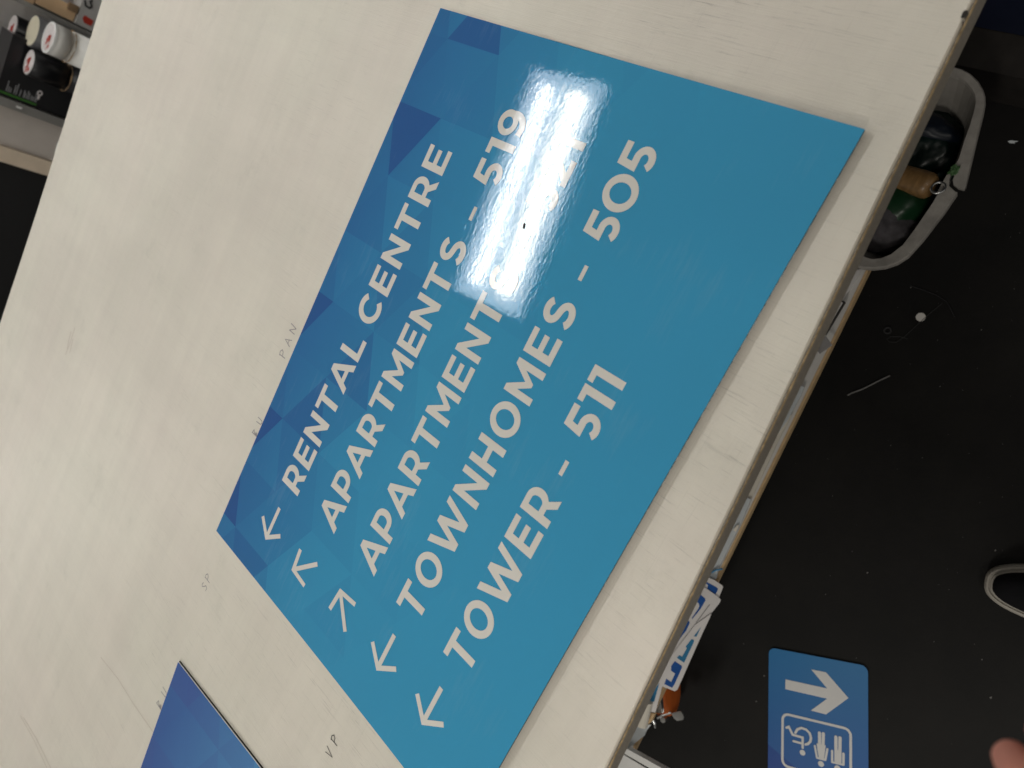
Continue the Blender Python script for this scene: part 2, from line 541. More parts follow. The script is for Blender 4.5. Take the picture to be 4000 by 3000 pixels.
o = empty('cardboard_box', (.63, Y0 + .1, cbz), 'brown cardboard box with torn flap lying on the grey cabinet', 'box')
xb0, xb1 = xat(r0(1580, 470), Y0 + .03), xat(r0(1560, 215), Y0 + .03)
b = bmesh.new(); box(b, xb0, xb1 + .012, Y0 + .03, Y0 + .25, cbz, cbz + .115); bevel(b, .002); bm_obj('carton', b, M['kraft'], o)
b = bmesh.new(); box(b, xb0 - .006, xb1 + .016, Y0 + .03, Y0 + .25, cbz + .119, cbz + .4); bevel(b, .002); bm_obj('flap', b, M['kraft'], o)
b = bmesh.new(); box(b, xb1 - .005, xb1 + .02, Y0 + .018, Y0 + .028, cbz, cbz + .03); bm_obj('torn_corner', b, M['kraft_dark'], o)
b = bmesh.new()
pw = aty(r0(1560, 130), Y0 + .08)
blob(b, (xb1 + .055, Y0 + .12, cbz + .075), (.032, .05, .075), .5, 12, 4, 3)
tag(bm_obj('crumpled_paper', b, M['paper'], None), 'crumpled white paper beside the brown cardboard box', 'paper')
b = bmesh.new()
box(b, .567, .581, Y0 - .005, Y0 + .2, 0, TZ - .05); bevel(b, .003)
tag(bm_obj('shelf_post', b, M['grey_dark']), 'dark post between the rolls and the cardboard box', 'post')
b = bmesh.new()
box(b, .475, .565, Y0 + .30, Y0 + .33, 0, TZ + .3)
box(b, .18, .475, Y0 + .34, Y0 + .37, 0, TZ + .3)
tag(bm_obj('back_panel', b, M['grey']), 'grey back panel behind the standing rolls', 'panel')

# milky tub just beyond the table edge
p = aty((252, 596), 1.32)
o = empty('plastic_tub', (p.x, 1.32, 0), 'milky white plastic tub peeking over the far table edge', 'tub')
b = bmesh.new()
def circ(c, r, z, n=48): return [(c[0] + r * math.cos(2 * math.pi * k / n), c[1] + r * math.sin(2 * math.pi * k / n), z) for k in range(n)]
tc_ = (p.x, 1.32)
loft(b, [circ(tc_, .05, .3), circ(tc_, .058, p.z - .02), circ(tc_, .062, p.z - .018), circ(tc_, .062, p.z), circ(tc_, .056, p.z), circ(tc_, .046, .32)], True, True)
bm_obj('tub_body', b, M['tub'], o)
b = bmesh.new(); box(b, tc_[0] - .15, tc_[0] + .15, 1.24, 1.40, .27, .298)
for k in (-.14, .14): box(b, tc_[0] + k - .01, tc_[0] + k + .01, 1.31, 1.33, 0, .268)
tag(bm_obj('low_stool', b, M['grey_dark']), 'low dark stool under the milky tub behind the table', 'stool')

# navy cabinet at the top right with dusty base
q1, q2 = at((3725, 295), 0), at((4000, 312), 0)
nav = empty('navy_cabinet', (1.5, -.4, 0), 'navy blue cabinet on a dusty dark base at the table end', 'cabinet')
b = bmesh.new()
box(b, 1.33, 1.95, -.95, .1, .125, 1.2); bevel(b, .004); bm_obj('cabinet_body', b, M['navy_panel'], nav)
b = bmesh.new()
box(b, 1.262, 1.94, -.94, .09, 0, .0); b.free()
b = bmesh.new()
prism(b, [(1.255, .09), (1.262, -.45), (1.268, -.95), (1.94, -.95), (1.94, .09)], 0, .12); bevel(b, .006); bm_obj('plinth', b, M['base'], nav)

# ------------------------------------------------------------------ work table
far = [(-1.6, 1.07), (-.081, 1.055), (.183, 1.056), (.671, 1.078), (2.1, 1.16)]
def near_y(x): return -.624 + (x - .983) * .0915
tb = empty('work_table', (.3, .2, 0), 'large cream topped work table with scratched grey edge', 'table')
xs0, xs1 = -1.6, 2.1
out = [(x, near_y(x)) for x in (xs0, xs1)]
poly = [out[0], out[1]] + [(p[0], p[1]) for p in reversed(far)]
b = bmesh.new()
# top board with a rolled far edge
nn = 40
xsl = [xs0 + (xs1 - xs0) * i / nn for i in range(nn + 1)]
def far_y(x):
    for a, c in zip(far, far[1:]):
        if a[0] <= x <= c[0]:
            return a[1] + (c[1] - a[1]) * (x - a[0]) / (c[0] - a[0])
    return far[-1][1]
prof = []
for x in xsl:
    yn, yf = near_y(x), far_y(x)
    ring = [(x, yn + .0005, TOP - .032), (x, yn + .0005, TOP - .0022), (x, yn + .0022, TOP)]
    ring += [(x, yf - .02, TOP)]
    for a in (15, 30, 50, 70, 90): ring.append((x, yf - .02 + .02 * math.sin(math.radians(a)), TOP - .02 + .02 * math.cos(math.radians(a))))
    ring += [(x, yf, TOP - .032)]
    prof.append(ring)
loft(b, prof)
top = bm_obj('tabletop', b, M['table'], tb)
for p in top.data.polygons: p.use_smooth = abs(p.normal.z) > .05 and p.center.y > .9 and p.normal.z < .999
b = bmesh.new()
n = 160
fr, bk = [], []
random.seed(11)
loA, hiA = [], []
for i in range(n + 1):
    x = xs0 + (xs1 - xs0) * i / n
    y = near_y(x)
    fr.append((x, y - .0025)); 
prism(b, [(xs0, near_y(xs0) - .0022), (xs1, near_y(xs1) - .0022), (xs1, near_y(xs1)), (xs0, near_y(xs0))], TOP - .0325, TOP - .0022)
bm_obj('edge_band', b, M['edge'], tb)
b = bmesh.new()                              # worn line where the laminate has chipped off the edge
A_, B_ = [], []
n = 700
for i in range(n + 1):
    x = -.4 + 1.75 * i / n
    y = near_y(x)
    t = .5 + .5 * noise.noise(Vector((x * 9, 0, 0))) + .55 * noise.noise(Vector((x * 60, 3, 0))) + .35 * noise.noise(Vector((x * 190, 7, 0)))
    wdt = .0003 + .0011 * max(0, t - .2)
    A_.append((x, y - .0023)); B_.append((x, y - .0023 + wdt))
v1 = [b.verts.new((p[0], p[1], TOP - .0017)) for p in A_]
v2 = [b.verts.new((p[0], p[1], TOP + .00035)) for p in B_]
v0 = [b.verts.new((p[0], p[1] - .0003, TOP - .0026)) for p in A_]
for i in range(n):
    b.faces.new((v1[i], v1[i + 1], v2[i + 1], v2[i]))
    b.faces.new((v0[i], v0[i + 1], v1[i + 1], v1[i]))
bm_obj('chipped_edge', b, M['chip'], tb)
b = bmesh.new()                              # gouge near the far right end of the edge
gp = reg((3600, 0), .3014)
flat(b, [[tuple(at(gp(*q), TOP)[:2]) for q in ((505, 240), (530, 170), (560, 140), (600, 140), (605, 195), (560, 240))]], lambda x, y: TOP + .0008)
flat(b, [[tuple(at(gp(*q), TOP)[:2]) for q in ((535, 245), (545, 330), (528, 345), (524, 290))]], lambda x, y: TOP + .0008)
bm_obj('gouge', b, M['base'], tb)

# pencil and pen notes on the table
def notes(name, strokes, m, wd=.0011, label=None):
    b = bmesh.new()
    for k, st in enumerate(strokes):
        pts = [at(q, TOP)[:2] for q in st]
        dense = []
        for a, c in zip(pts, pts[1:]):
            for i in range(4): dense.append((a[0] + (c[0] - a[0]) * i / 4 + random.uniform(-1, 1) * .00015, a[1] + (c[1] - a[1]) * i / 4 + random.uniform(-1, 1) * .00015))
        dense.append(tuple(pts[-1]))
        flat(b, stroke(dense, wd), lambda x, y: TOP + .00035 + k * .00006)
    o = up_obj(name, b, m, tb)
    if label: o['label'] = label
HW = dict(P=[[(0, 0), (0, 1)], [(-.1, .95), (.3, 1.05), (.55, .85), (.4, .6), (.02, .5)]], A=[[(-.05, 0), (.33, 1), (.62, .02)], [(.1, .38), (.55, .42)]],
          N=[[(0, 0), (.06, .95)], [(.06, .95), (.55, .05)], [(.55, .05), (.72, 1.05)]], S=[[(.5, .9), (.22, 1), (.03, .8), (.22, .55), (.5, .36), (.4, .06), (.02, .05)]],
          V=[[(0, 1), (.22, 0), (.62, 1.1)]], B=[[(0, 0), (0, 1), (.42, .85), (.06, .52), (.5, .25), (0, 0)]], U=[[(0, 1), (.05, .15), (.3, 0), (.5, .2), (.55, 1)]])
def write(txt, px, h, ang, m, wd, step=1.35):
    o0 = at(px, TOP)
    ca, sa = math.cos(ang), math.sin(ang)
    b = bmesh.new()
    k = 0
    for i, ch in enumerate(txt):
        for st in HW[ch]:
            P = [(o0.x + ((x + i * step) * ca - y * sa) * h, o0.y + ((x + i * step) * sa + y * ca) * h) for x, y in st]
            k += 1
            flat(b, stroke(P, wd), lambda x, y: TOP + .00035 + k * .00005)
    up_obj('handwriting', b, m, tb)
a1 = reg((1000, 1200), .3316); a2 = reg((400, 2100), .5426); a3 = reg((800, 1200), .603)
write('PAN', a1(345, 605), .0160, .04, M['pencil'], .0014, 1.28)
write('SP', a2(745, 388), .0150, -.02, M['pencil'], .0013, 1.15)
write('VP', a2(1650, 1594), .0140, .06, M['pen'], .0011, 1.55)
write('BU', a2(424, 1240), .017, .05, M['pencil'], .0013, 1.4)
write('BU', a3(338, 838), .014, .05, M['pencil'], .0013, 1.4)
sm = reg((0, 600), .7236)
notes('smudge', [[sm(355, 1085), sm(380, 1020), sm(405, 940)], [sm(362, 1070), sm(372, 1010), sm(385, 960)], [sm(378, 1075), sm(395, 1000)]],
      mat('faint_smudge', (.60, .55, .48), .6, .3), .003)
s9 = reg((0, 1800), .7234)
notes('smudge', [[s9(545, 1060), s9(640, 1180), s9(720, 1310), s9(828, 1465)]],
      bpy.data.materials['faint_smudge'], .0016)
notes('smudge', [[s9(110, 1375), s9(180, 1500), s9(255, 1659)]], bpy.data.materials['faint_smudge'], .0016)
notes('smudge', [[s9(128, 1385), s9(200, 1505), s9(275, 1659)]], bpy.data.materials['faint_smudge'], .0016)

# lower shelf, legs, caster
SZ = TZ - .74
def shelf_y(x): return -.4935 + (x - .863) * .087
b = bmesh.new()
prism(b, [(-1.3, shelf_y(-1.3) + .0052), (.868, shelf_y(.868) + .0052), (.868, .8), (-1.3, .8)], SZ - .019, SZ); bm_obj('lower_shelf', b, M['shelf'], tb)
b = bmesh.new()
prism(b, [(-1.3, shelf_y(-1.3)), (.868, shelf_y(.868)), (.868, shelf_y(.868) + .005), (-1.3, shelf_y(-1.3) + .005)], SZ - .020, SZ - .0005); bevel(b, .0015)
bm_obj('shelf_edge', b, M['wood'], tb)
for (x, y) in ((-1.2, -.4), (.83, -.3), (.83, .7), (-1.2, .7)):
    b = bmesh.new(); box(b, x - .03, x + .03, y - .03, y + .03, SZ, TOP - .033); bm_obj('leg', b, M['shelf'], tb)
c0 = at((2596, 2722), .075)
cst = Vector((c0.x + .005, c0.y + .012, .055))
b = bmesh.new()
dirx = Vector((.80, .60, 0)).normalized(); dirv = Vector((-dirx.y, dirx.x, 0))
def wring(r, off, n=36): return [cst + dirv * off + dirx * (r * math.cos(2 * math.pi * k / n)) + Vector((0, 0, r * math.sin(2 * math.pi * k / n))) for k in range(n)]
loft(b, [wring(.044, -.019), wring(.052, -.016), wring(.055, -.008), wring(.055, .008), wring(.052, .016), wring(.044, .019)])
cas = bm_obj('caster', b, M['orange'], tb, True)
cas['label'] = 'orange caster wheel with steel brake pedal'
b = bmesh.new()
pd = [at(reg((2350, 2600), .241)(*q), .075) for q in ((1130, 775), (1200, 755), (1285, 738), (1318, 790), (1335, 840), (1318, 880), (1225, 895), (1170, 850))]
prism(b, [(q.x, q.y) for q in pd], .071, .0755); bevel(b, .0012)
bm_obj('brake_pedal', b, M['chrome'], cas)
b = bmesh.new()
rg = reg((2350, 2600), .241)
tube(b, [at(rg(900, 845), .09), at(rg(980, 800), .088), at(rg(1120, 755), .082)], .0035)
tube(b, [at(rg(830, 880), .08), at(rg(862, 930), .078), at(rg(868, 1000), .07)], .003)
b2 = at(rg(1030, 850), .075)
tube(b, [b2, b2 + Vector((0, 0, .014))], .006)
prism(b, [(cst.x + dirx.x * k - dirv.x * j, cst.y + dirx.y * k - dirv.y * j) for k, j in ((-.03, .02), (.02, .02), (.02, -.02), (-.03, -.02))], SZ - .045, SZ - .033)
bm_obj('fork', b, M['chrome'], cas)

# ------------------------------------------------------------------ things on the lower shelf
def slab(name, px, z, th, m, label, cat, group=None, parent=None, curl=None):
    b = bmesh.new()
    prism(b, [tuple(at(q, z)[:2]) for q in px], z - th, z)
    o = bm_obj(name, b, m, parent)
    return tag(o, label, cat, group) if parent is None else o
g6 = reg((3000, 1000), .4219)
g7 = reg((2700, 1600), .4219)
o = slab('paper_sheet', [g6(*q) for q in ((600, 160), (870, 120), (815, 215), (700, 385), (560, 640), (500, 560))], SZ + .006, .005, M['paper'],
         'greyish paper sheet on the shelf next to the wastebasket', 'paper', 'papers on the lower shelf')
card = empty('card', at(g6(620, 560), SZ + .02), 'pale card with thick black border on the shelf', 'card')
o = slab('backing', [g6(*q) for q in ((560, 400), (672, 405), (712, 422), (530, 726), (420, 700))], SZ + .020, .012, M['dark'], None, None, None, card)
o = slab('card_face', [g6(*q) for q in ((560, 415), (664, 415), (692, 432), (526, 706), (430, 690))], SZ + .0225, .002, M['paper'], None, None, None, card)
b = bmesh.new()                              # folded sheet with a raised ridge
P = [at(g6(*q), SZ + zz) for q, zz in (((525, 725), .012), ((595, 825), .018), ((480, 905), .05), ((385, 985), .03), ((300, 1165), .01), ((150, 1100), .01), ((350, 760), .03))]
V = [b.verts.new(p) for p in P]
for t in ((0, 1, 2), (0, 2, 6), (6, 2, 3), (6, 3, 5), (3, 4, 5)): b.faces.new([V[i] for i in t])
r_ = bmesh.ops.extrude_face_region(b, geom=list(b.faces))
for v in [g for g in r_['geom'] if isinstance(g, bmesh.types.BMVert)]: v.co.z -= .0015
tag(bm_obj('folded_paper', b, M['paper']), 'folded white sheet with a pointed corner past the shelf edge', 'paper')
slab('plastic_strip', [g6(*q) for q in ((295, 1195), (335, 1215), (305, 1290), (180, 1520), (90, 1640), (-60, 1620), (100, 1300))], SZ + .012, .004, M['paper_cool'],
     'bluish translucent strip on the lower shelf', 'strip')
slab('paper_sheet', [g7(*q) for q in ((905, 40), (930, 50), (800, 300), (560, 820), (500, 800), (540, 500))], SZ + .008, .004, M['paper_warm'],
     'long cream sheet in the middle of the lower shelf', 'paper', 'papers on the lower shelf')
sh = slab('plastic_sheet', [g7(*q) for q in ((500, 812), (552, 832), (470, 1030), (250, 1480), (225, 1570), (100, 1540), (300, 1100))], SZ + .014, .006, M['paper_cool'],
     'bluish white plastic sheet on the shelf above the stickers', 'sheet')
b = bmesh.new()
prism(b, [tuple(at(g7(*q), SZ + .017)[:2]) for q in ((390, 1115), (425, 1070), (442, 1068), (440, 1090), (412, 1130))], SZ + .0145, SZ + .019)
tag(bm_obj('tape_scrap', b, mat('bright_tape', (.85, .80, .72), .35, .5)), 'small bright scrap of tape on the plastic sheet', 'tape')
b = bmesh.new()
tube(b, [at(g7(*q), SZ + z_) for q, z_ in (((188, 1508), .017), ((230, 1485), .02), ((290, 1475), .02))], .0018, 8)
tag(bm_obj('blue_thread', b, M['teal_ink']), 'short dark blue strand lying across the shelf edge', 'strand')

sk = reg((2600, 2200), .3015)
def sheet(outline, z, patches, label, th=.0022):
    pts = [at(sk(*q), z) for q in outline]
    c = sum(pts, Vector()) / len(pts)
    o = empty('sticker_sheet', (c.x, c.y, z - th), label, 'sticker sheet', 'sticker sheets over the shelf edge')
    b = bmesh.new(); prism(b, [tuple(p[:2]) for p in pts], z - th, z); bm_obj('backing', b, M['paper'], o)
    for q, m in patches:
        b = bmesh.new(); flat(b, [[tuple(at(sk(*k), z)[:2]) for k in q]], lambda x, y: z + .0005); up_obj('blue_patch', b, m, o)
    return o
z1 = SZ + .025
sheet([(500, 160), (640, 225), (735, 290), (742, 310), (690, 445), (300, 420), (300, 230)], z1,
      [([(480, 215), (505, 228), (655, 310), (678, 330), (676, 350), (643, 410), (540, 332), (550, 285), (535, 268), (480, 245)], M['blue_ink'])],
      'topmost white sticker sheet with a dark blue block, beside the shelf sheet')
sheet([(480, 300), (560, 350), (690, 445), (712, 475), (700, 512), (590, 650), (420, 960), (300, 1230), (-50, 1150), (150, 700)], z1 + .0028,
      [([(400, 430), (440, 395), (510, 455), (518, 480), (455, 590), (345, 725), (340, 712), (425, 590), (440, 555), (430, 520), (385, 480)], M['blue_ink']),
       ([(215, 780), (260, 738), (300, 745), (315, 770), (270, 870), (150, 1020), (130, 1005), (232, 860), (240, 830), (225, 805)], M['blue_ink']),
       ([(570, 528), (575, 540), (400, 775), (392, 768)], M['grey_ink']),
       ([(358, 822), (362, 832), (190, 1060), (186, 1052)], M['grey_ink'])],
      'wide white sticker sheet with two blue curved shapes, middle of the pile')
sheet([(590, 650), (575, 700), (470, 920), (150, 1640), (120, 1659), (-60, 1590), (-110, 1500), (30, 1250), (180, 1060), (380, 800)], z1 + .0056,
      [([(462, 822), (400, 952), (368, 945)], M['teal_ink']),
       ([(335, 985), (368, 995), (368, 1020), (240, 1290), (148, 1225), (180, 1192), (215, 1210), (275, 1105), (262, 1078)], M['teal_ink']),
       ([(120, 1268), (210, 1330), (212, 1355), (120, 1560), (85, 1615), (-15, 1565), (10, 1495), (72, 1540), (125, 1430), (70, 1390), (75, 1330)], M['blue_ink'])],
      'longest sticker sheet with teal hook and blue corner hanging past the shelf')
def sk2(*q):                                  # same helper in the lower zoom
    p = rg(*q); return ((p[0] - 2600) / .3015, (p[1] - 2200) / .3015)
sheet([sk2(*q) for q in ((960, 170), (985, 320), (870, 760), (740, 740), (560, 900), (520, 860), (700, 560))], z1 + .0014,
      [([sk2(*q) for q in ((938, 280), (855, 580), (830, 588), (745, 545), (775, 490), (810, 490), (860, 370))], M['teal_ink'])],
      'lowest sticker sheet with a jagged blue stroke above the orange caster')
b = bmesh.new()
tube(b, [at(rg(720, 570), SZ + .035), at(rg(630, 960), SZ + .035)], .014, 16)
tag(bm_obj('paper_tube', b, M['paper_warm']), 'small rolled cream paper tube on the shelf over the caster', 'paper tube')
slab('offcut', [rg(*q) for q in ((760, 770), (860, 780), (800, 920), (715, 965), (700, 940))], SZ + .015, .012, M['wood'],
     'small pale wood offcut at the shelf edge by the caster', 'wood offcut')
slab('paper_sheet', [rg(*q) for q in ((540, 950), (620, 990), (700, 960), (800, 960), (730, 1050), (690, 1140), (430, 1340), (340, 1400), (300, 1200))], SZ + .010, .003, M['paper_cool'],
     'pale sheet hanging past the shelf edge behind the white carton', 'paper', 'papers on the lower shelf')

# white carton at the bottom
zc = SZ + .050
o = empty('white_carton', at(rg(500, 1700), 0), 'white carton with a dark seam under the table corner', 'carton')
A1, A2, A3, A4 = [at(rg(*q), zc) for q in ((415, 1352), (1200, 1785), (1000, 2100), (180, 1600))]
b = bmesh.new()
prism(b, [tuple(p[:2]) for p in (A1, A2, A3, A4)], zc - .016, zc - .004); bm_obj('carton_body', b, M['white'], o)
b = bmesh.new()
B1, B2 = at(rg(330, 1405), zc), at(rg(1040, 1815), zc)
prism(b, [tuple(p[:2]) for p in (A1, A2, B2, B1)], zc - .0035, zc); bevel(b, .001); bm_obj('lid_flap', b, M['white'], o)
b = bmesh.new()
C1, C2 = at(rg(322, 1425), zc), at(rg(1020, 1845), zc)
prism(b, [tuple(p[:2]) for p in (C1, C2, A3, A4)], zc - .0035, zc); bevel(b, .001); bm_obj('lid_flap', b, M['white'], o)
b = bmesh.new()
prism(b, [tuple(p[:2]) for p in (B1, B2, C2, C1)], zc - .0038, zc - .003); bm_obj('seam', b, M['dark'], o)

# ------------------------------------------------------------------ wastebasket and what is in it
BZ = TZ - .70
q4 = reg((2900, 0), .5424); q5 = reg((3100, 500), .4219)
outer_px = [q4(*q) for q in ((1470, 468), (1520, 474), (1580, 490), (1640, 522), (1700, 580), (1735, 640), (1750, 690), (1752, 730), (1738, 810), (1690, 1000), (1650, 1170), (1608, 1345))] + \
           [q5(*q) for q in ((1515, 600), (1400, 770), (1200, 1030), (1060, 1185), (960, 1250), (850, 1288), (730, 1303), (640, 1295), (570, 1275))]
inner_px = [q4(*q) for q in ((1460, 540), (1510, 543), (1560, 557), (1610, 588), (1655, 640), (1675, 680), (1682, 730), (1672, 790), (1640, 900), (1600, 1010), (1560, 1140), (1500, 1240))] + \
           [q5(*q) for q in ((1400, 500), (1290, 690), (1120, 940), (1010, 1085), (900, 1170), (810, 1207), (730, 1215), (670, 1200), (600, 1160))]
O = [at(p, BZ) for p in outer_px]
I = [at(p, BZ) for p in inner_px]
hidO = [(.885, -.43), (.91, -.35), (.98, -.28), (1.08, -.26), (1.16, -.29), (1.21, -.34), (1.228, -.41)]
hidO = [Vector((x, y, BZ)) for x, y in hidO]
cen = Vector((1.03, -.46, BZ))
hidI = [cen + (p - cen) * .86 for p in hidO]
wb = empty('wastebasket', (1.03, -.46, 0), 'grey plastic wastebasket with cracked wide rim beside the table', 'wastebasket')
Oa, Ia = O + hidO, I + hidI
n = len(Oa)
b = bmesh.new()
def shr(pts, k, z): return [Vector((cen.x + (p.x - cen.x) * k, cen.y + (p.y - cen.y) * k, z)) for p in pts]
vo2 = [b.verts.new(p) for p in shr(Oa, 1.0, BZ - .016)]
vo1 = [b.verts.new(p) for p in shr(Oa, 1.0, BZ - .004)]
vo = [b.verts.new(p) for p in shr(Oa, .985, BZ)]
vi = [b.verts.new(p) for p in Ia]
vi2 = [b.verts.new(p) for p in shr(Ia, .99, BZ - .006)]
gap = 11                                     # the crack runs across the rim after this outline point
for i in range(n):
    if i == gap: continue
    j = (i + 1) % n
    for a, c in ((vo2, vo1), (vo1, vo), (vo, vi), (vi, vi2)):
        b.faces.new((a[i], a[j], c[j], c[i]))
bm_obj('rim', b, M['bin'], wb, False)
b = bmesh.new()                              # rim pieces either side of the crack
cA = [at(q4(*q), BZ) for q in ((1608, 1345), (1598, 1368), (1555, 1358), (1520, 1330), (1515, 1295), (1540, 1240), (1575, 1180), (1640, 1170))]
prism(b, [tuple(p[:2]) for p in cA], BZ - .006, BZ + .0006)
cB = [at(q4(*q), BZ) for q in ((1548, 1385), (1510, 1372), (1488, 1340), (1490, 1290), (1512, 1235), (1470, 1262), (1400, 1390), (1440, 1440), (1520, 1425))]
prism(b, [tuple(p[:2]) for p in cB], BZ - .006, BZ + .0006)
bm_obj('cracked_rim', b, M['bin'], wb)
b = bmesh.new()
rings = [[tuple(p) for p in shr(Ia, k, z)] for k, z in ((1.0, BZ - .005), (.80, .11), (.66, .012))]
loft(b, rings, False, True)
rings = [[tuple(p) for p in shr(Ia, k, z)] for k, z in ((.68, .003), (.83, .11), (1.02, BZ - .006))]
loft(b, rings, True, False)
bm_obj('basket_wall', b, M['bin_in'], wb, False)
b = bmesh.new()
pa = [at(gp(*q), BZ - .02) for q in ((402, 985), (495, 1000), (490, 1085), (415, 1060))]
prism(b, [tuple(p[:2]) for p in pa], BZ - .024, BZ - .02)
bm_obj('rim_clip', b, M['base'], wb)

# contents
b = bmesh.new()
ha, hb = at(q4(1090, 1260), BZ - .02), at(q4(1375, 1350), BZ - .012)
d = (hb - ha).normalized()
tube(b, [ha - d * .2, ha, ha + (hb - ha) * .8, hb - d * .006, hb], [.021, .022, .0235, .0225, .017], 28)
hd = empty('wooden_handle', ha, 'round varnished wooden handle with a steel ring in the wastebasket', 'tool handle')
bm_obj('grip', b, M['handle'], hd, True)
b = bmesh.new()
rc = at(q4(1410, 1352), BZ + .004)
ax = Vector((d.y, -d.x, 0)).normalized()
rcs = [rc + d * .0105 * math.cos(a) + (ax * .9 + Vector((0, 0, .4))) * .0125 * math.sin(a) for a in [k * 2 * math.pi / 28 for k in range(29)]]
tube(b, rcs, .0022, 8, False)
bm_obj('ring', b, M['chrome'], hd, True)
b = bmesh.new()
p = at(q4(1120, 1470), BZ - .05)
blob(b, (p.x, p.y, p.z - .005), (.055, .05, .045), .10, 5, 4, 5)
tag(bm_obj('green_bag', b, M['green'], None, True), 'bright green plastic bag under the wooden handle', 'bag')
b = bmesh.new()
p = at(q4(1330, 1060), BZ - .08)
blob(b, (p.x - .01, p.y + .01, p.z - .01), (.07, .075, .045), .14, 7, 5, 8)
tag(bm_obj('dark_green_bag', b, M['darkgreen'], None, True), 'crumpled blackish green bag above the wooden handle', 'bag')
b = bmesh.new()
p = at(q4(1380, 890), BZ - .06)
blob(b, (p.x - .012, p.y + .02, p.z - .01), (.03, .07, .035), .12, 6, 4, 2)
tag(bm_obj('navy_bag', b, M['navy'], None, True), 'crumpled dark navy bag at the top end of the wastebasket', 'bag')
b = bmesh.new()
p = at(q4(1030, 1640), BZ - .06)
blob(b, (p.x, p.y, p.z), (.045, .06, .045), .22, 8, 4, 12)
tag(bm_obj('grey_rag', b, M['greycloth'], None, True), 'grey cloth rag at the lower end of the wastebasket', 'rag')
b = bmesh.new()
p = at(q4(1525, 1225), BZ + .003)
blob(b, p, (.008, .006, .003), .8, 14, 3, 4)
tag(bm_obj('green_scrap', b, mat('pale_green_film', (.06, .13, .05), .4, .4)), 'tiny pale green scrap of film on the cracked rim', 'scrap')

# ------------------------------------------------------------------ directory sign
SW, SH = .86, .6003
def zs(x, y):                                # the panel lifts a little along its bottom edge
    t = max(0, (-y - .2) / .4)
    return TZ - .0035 + .0050 * t * t
sg = empty('directory_sign', (.43, -.3, TOP), 'large blue directory sign with white lettering and arrows', 'sign')
def srgb(r, g, bl): return [((c / 255 + .055) / 1.055) ** 2.4 if c > 10 else c / 255 / 12.92 for c in (r, g, bl)]
def lerp(a, c, t): return [x + (y - x) * t for x, y in zip(a, c)]
DX, DY, X0 = .0988, .1002, .0345
def node(k, m): return (X0 + DX * k, (-.038 if k % 2 == 0 else -.0885) + DY * m)
def lattice(col_fn, bounds, k0, k1, m0, m1, fz, off=(0, 0)):
    b = bmesh.new()
    lay = b.loops.layers.float_color.new('ink')
    cache = {}
    def V(p):
        key = (round(p[0], 5), round(p[1], 5))
        if key not in cache: cache[key] = b.verts.new((p[0], p[1], 0))
        return cache[key]
    for k in range(k0, k1):
        for m in range(m0, m1):
            for tri in ((node(k, m), node(k, m + 1), node(k + 1, m + (0 if k % 2 else 1))),
                        (node(k + 1, m), node(k + 1, m + 1), node(k, m + (1 if k % 2 else 0)))):
                tri = [(p[0] + off[0], p[1] + off[1]) for p in tri]
                c = (sum(p[0] for p in tri) / 3, sum(p[1] for p in tri) / 3)
                f = b.faces.new([V(p) for p in tri])
                if f.normal.z < 0 or f.calc_area() == 0: pass
                f.normal_update()
                if f.normal.z < 0: f.normal_flip()
                for l in f.loops:
                    l[lay] = (*col_fn(c, (l.vert.co.x, l.vert.co.y)), 1)
    x0, x1, y0, y1 = bounds
    for co, no in (((x0, 0, 0), (-1, 0, 0)), ((x1, 0, 0), (1, 0, 0)), ((0, y0, 0), (0, -1, 0)), ((0, y1, 0), (0, 1, 0))):
        bmesh.ops.bisect_plane(b, geom=b.verts[:] + b.edges[:] + b.faces[:], plane_co=co, plane_no=no, clear_outer=True)
    for y in [y1 - (y1 - y0) * i / 14 for i in range(1, 14)]:
        bmesh.ops.bisect_plane(b, geom=b.verts[:] + b.edges[:] + b.faces[:], plane_co=(0, y, 0), plane_no=(0, 1, 0))
    for v in b.verts: v.co.z = fz(v.co.x, v.co.y)
    return b
def dark_at(px): 
    p = at(px, TZ)
    return (p.x, p.y)
darks = {}
for px, s in (((1593, 517), 1.0), ((1850, 120), .95), ((1225, 1215), .95), ((1540, 1127), .5), ((1047, 1650), 1.0), ((1190, 1600), .75), ((1385, 1460), .7),
              ((899, 1984), 1.0), ((925, 2110), .75), ((1620, 250), .4), ((1480, 780), .35), ((1360, 880), .45), ((1750, 60), .5), ((1170, 1420), .05), ((1330, 1240), .35),
              ((1800, 420), .4), ((1130, 1760), .45), ((1010, 1890), .4), ((1600, 1280), .4), ((990, 2190), .7), ((1240, 1800), .3), ((1420, 1700), .25)):
    darks[dark_at(px)] = s
random.seed(21)
rnd = {}
def face_col(c, v):
    t = min(1, max(0, -c[1] / SH))
    tv = min(1, max(0, -v[1] / SH))
    base = lerp(srgb(34, 110, 168), srgb(52, 150, 194), min(1, tv / .45) ** .8)
    key = (round(c[0], 3), round(c[1], 3))
    if key not in rnd: rnd[key] = random.random()
    k = max(0, 1 - t / .75)
    s = rnd[key] * .5 * k
    for p, st in darks.items():
        if abs(p[0] - c[0]) < .036 and abs(p[1] - c[1]) < .036 and (p[0] - c[0]) ** 2 + (p[1] - c[1]) ** 2 < .0011:
            s = max(s, st)
    lo = lerp(srgb(26, 78, 146), srgb(36, 104, 166), min(1, t / .5))
    return lerp(base, lo, s * .9)
b = lattice(face_col, (.0, SW, -SH, 0), -2, 11, -8, 4, zs)
fo = up_obj('printed_face', b, M['face'], sg)
for p in fo.data.polygons: p.use_smooth = True
b = bmesh.new()
ys = [-SH * i / 24 for i in range(25)]
rings = []
for y in ys:
    z = zs(0, y) - .0003
    rings.append([(0.0003, y, z), (SW - .0003, y, z), (SW - .0003, y, z - .003), (.0003, y, z - .003)])
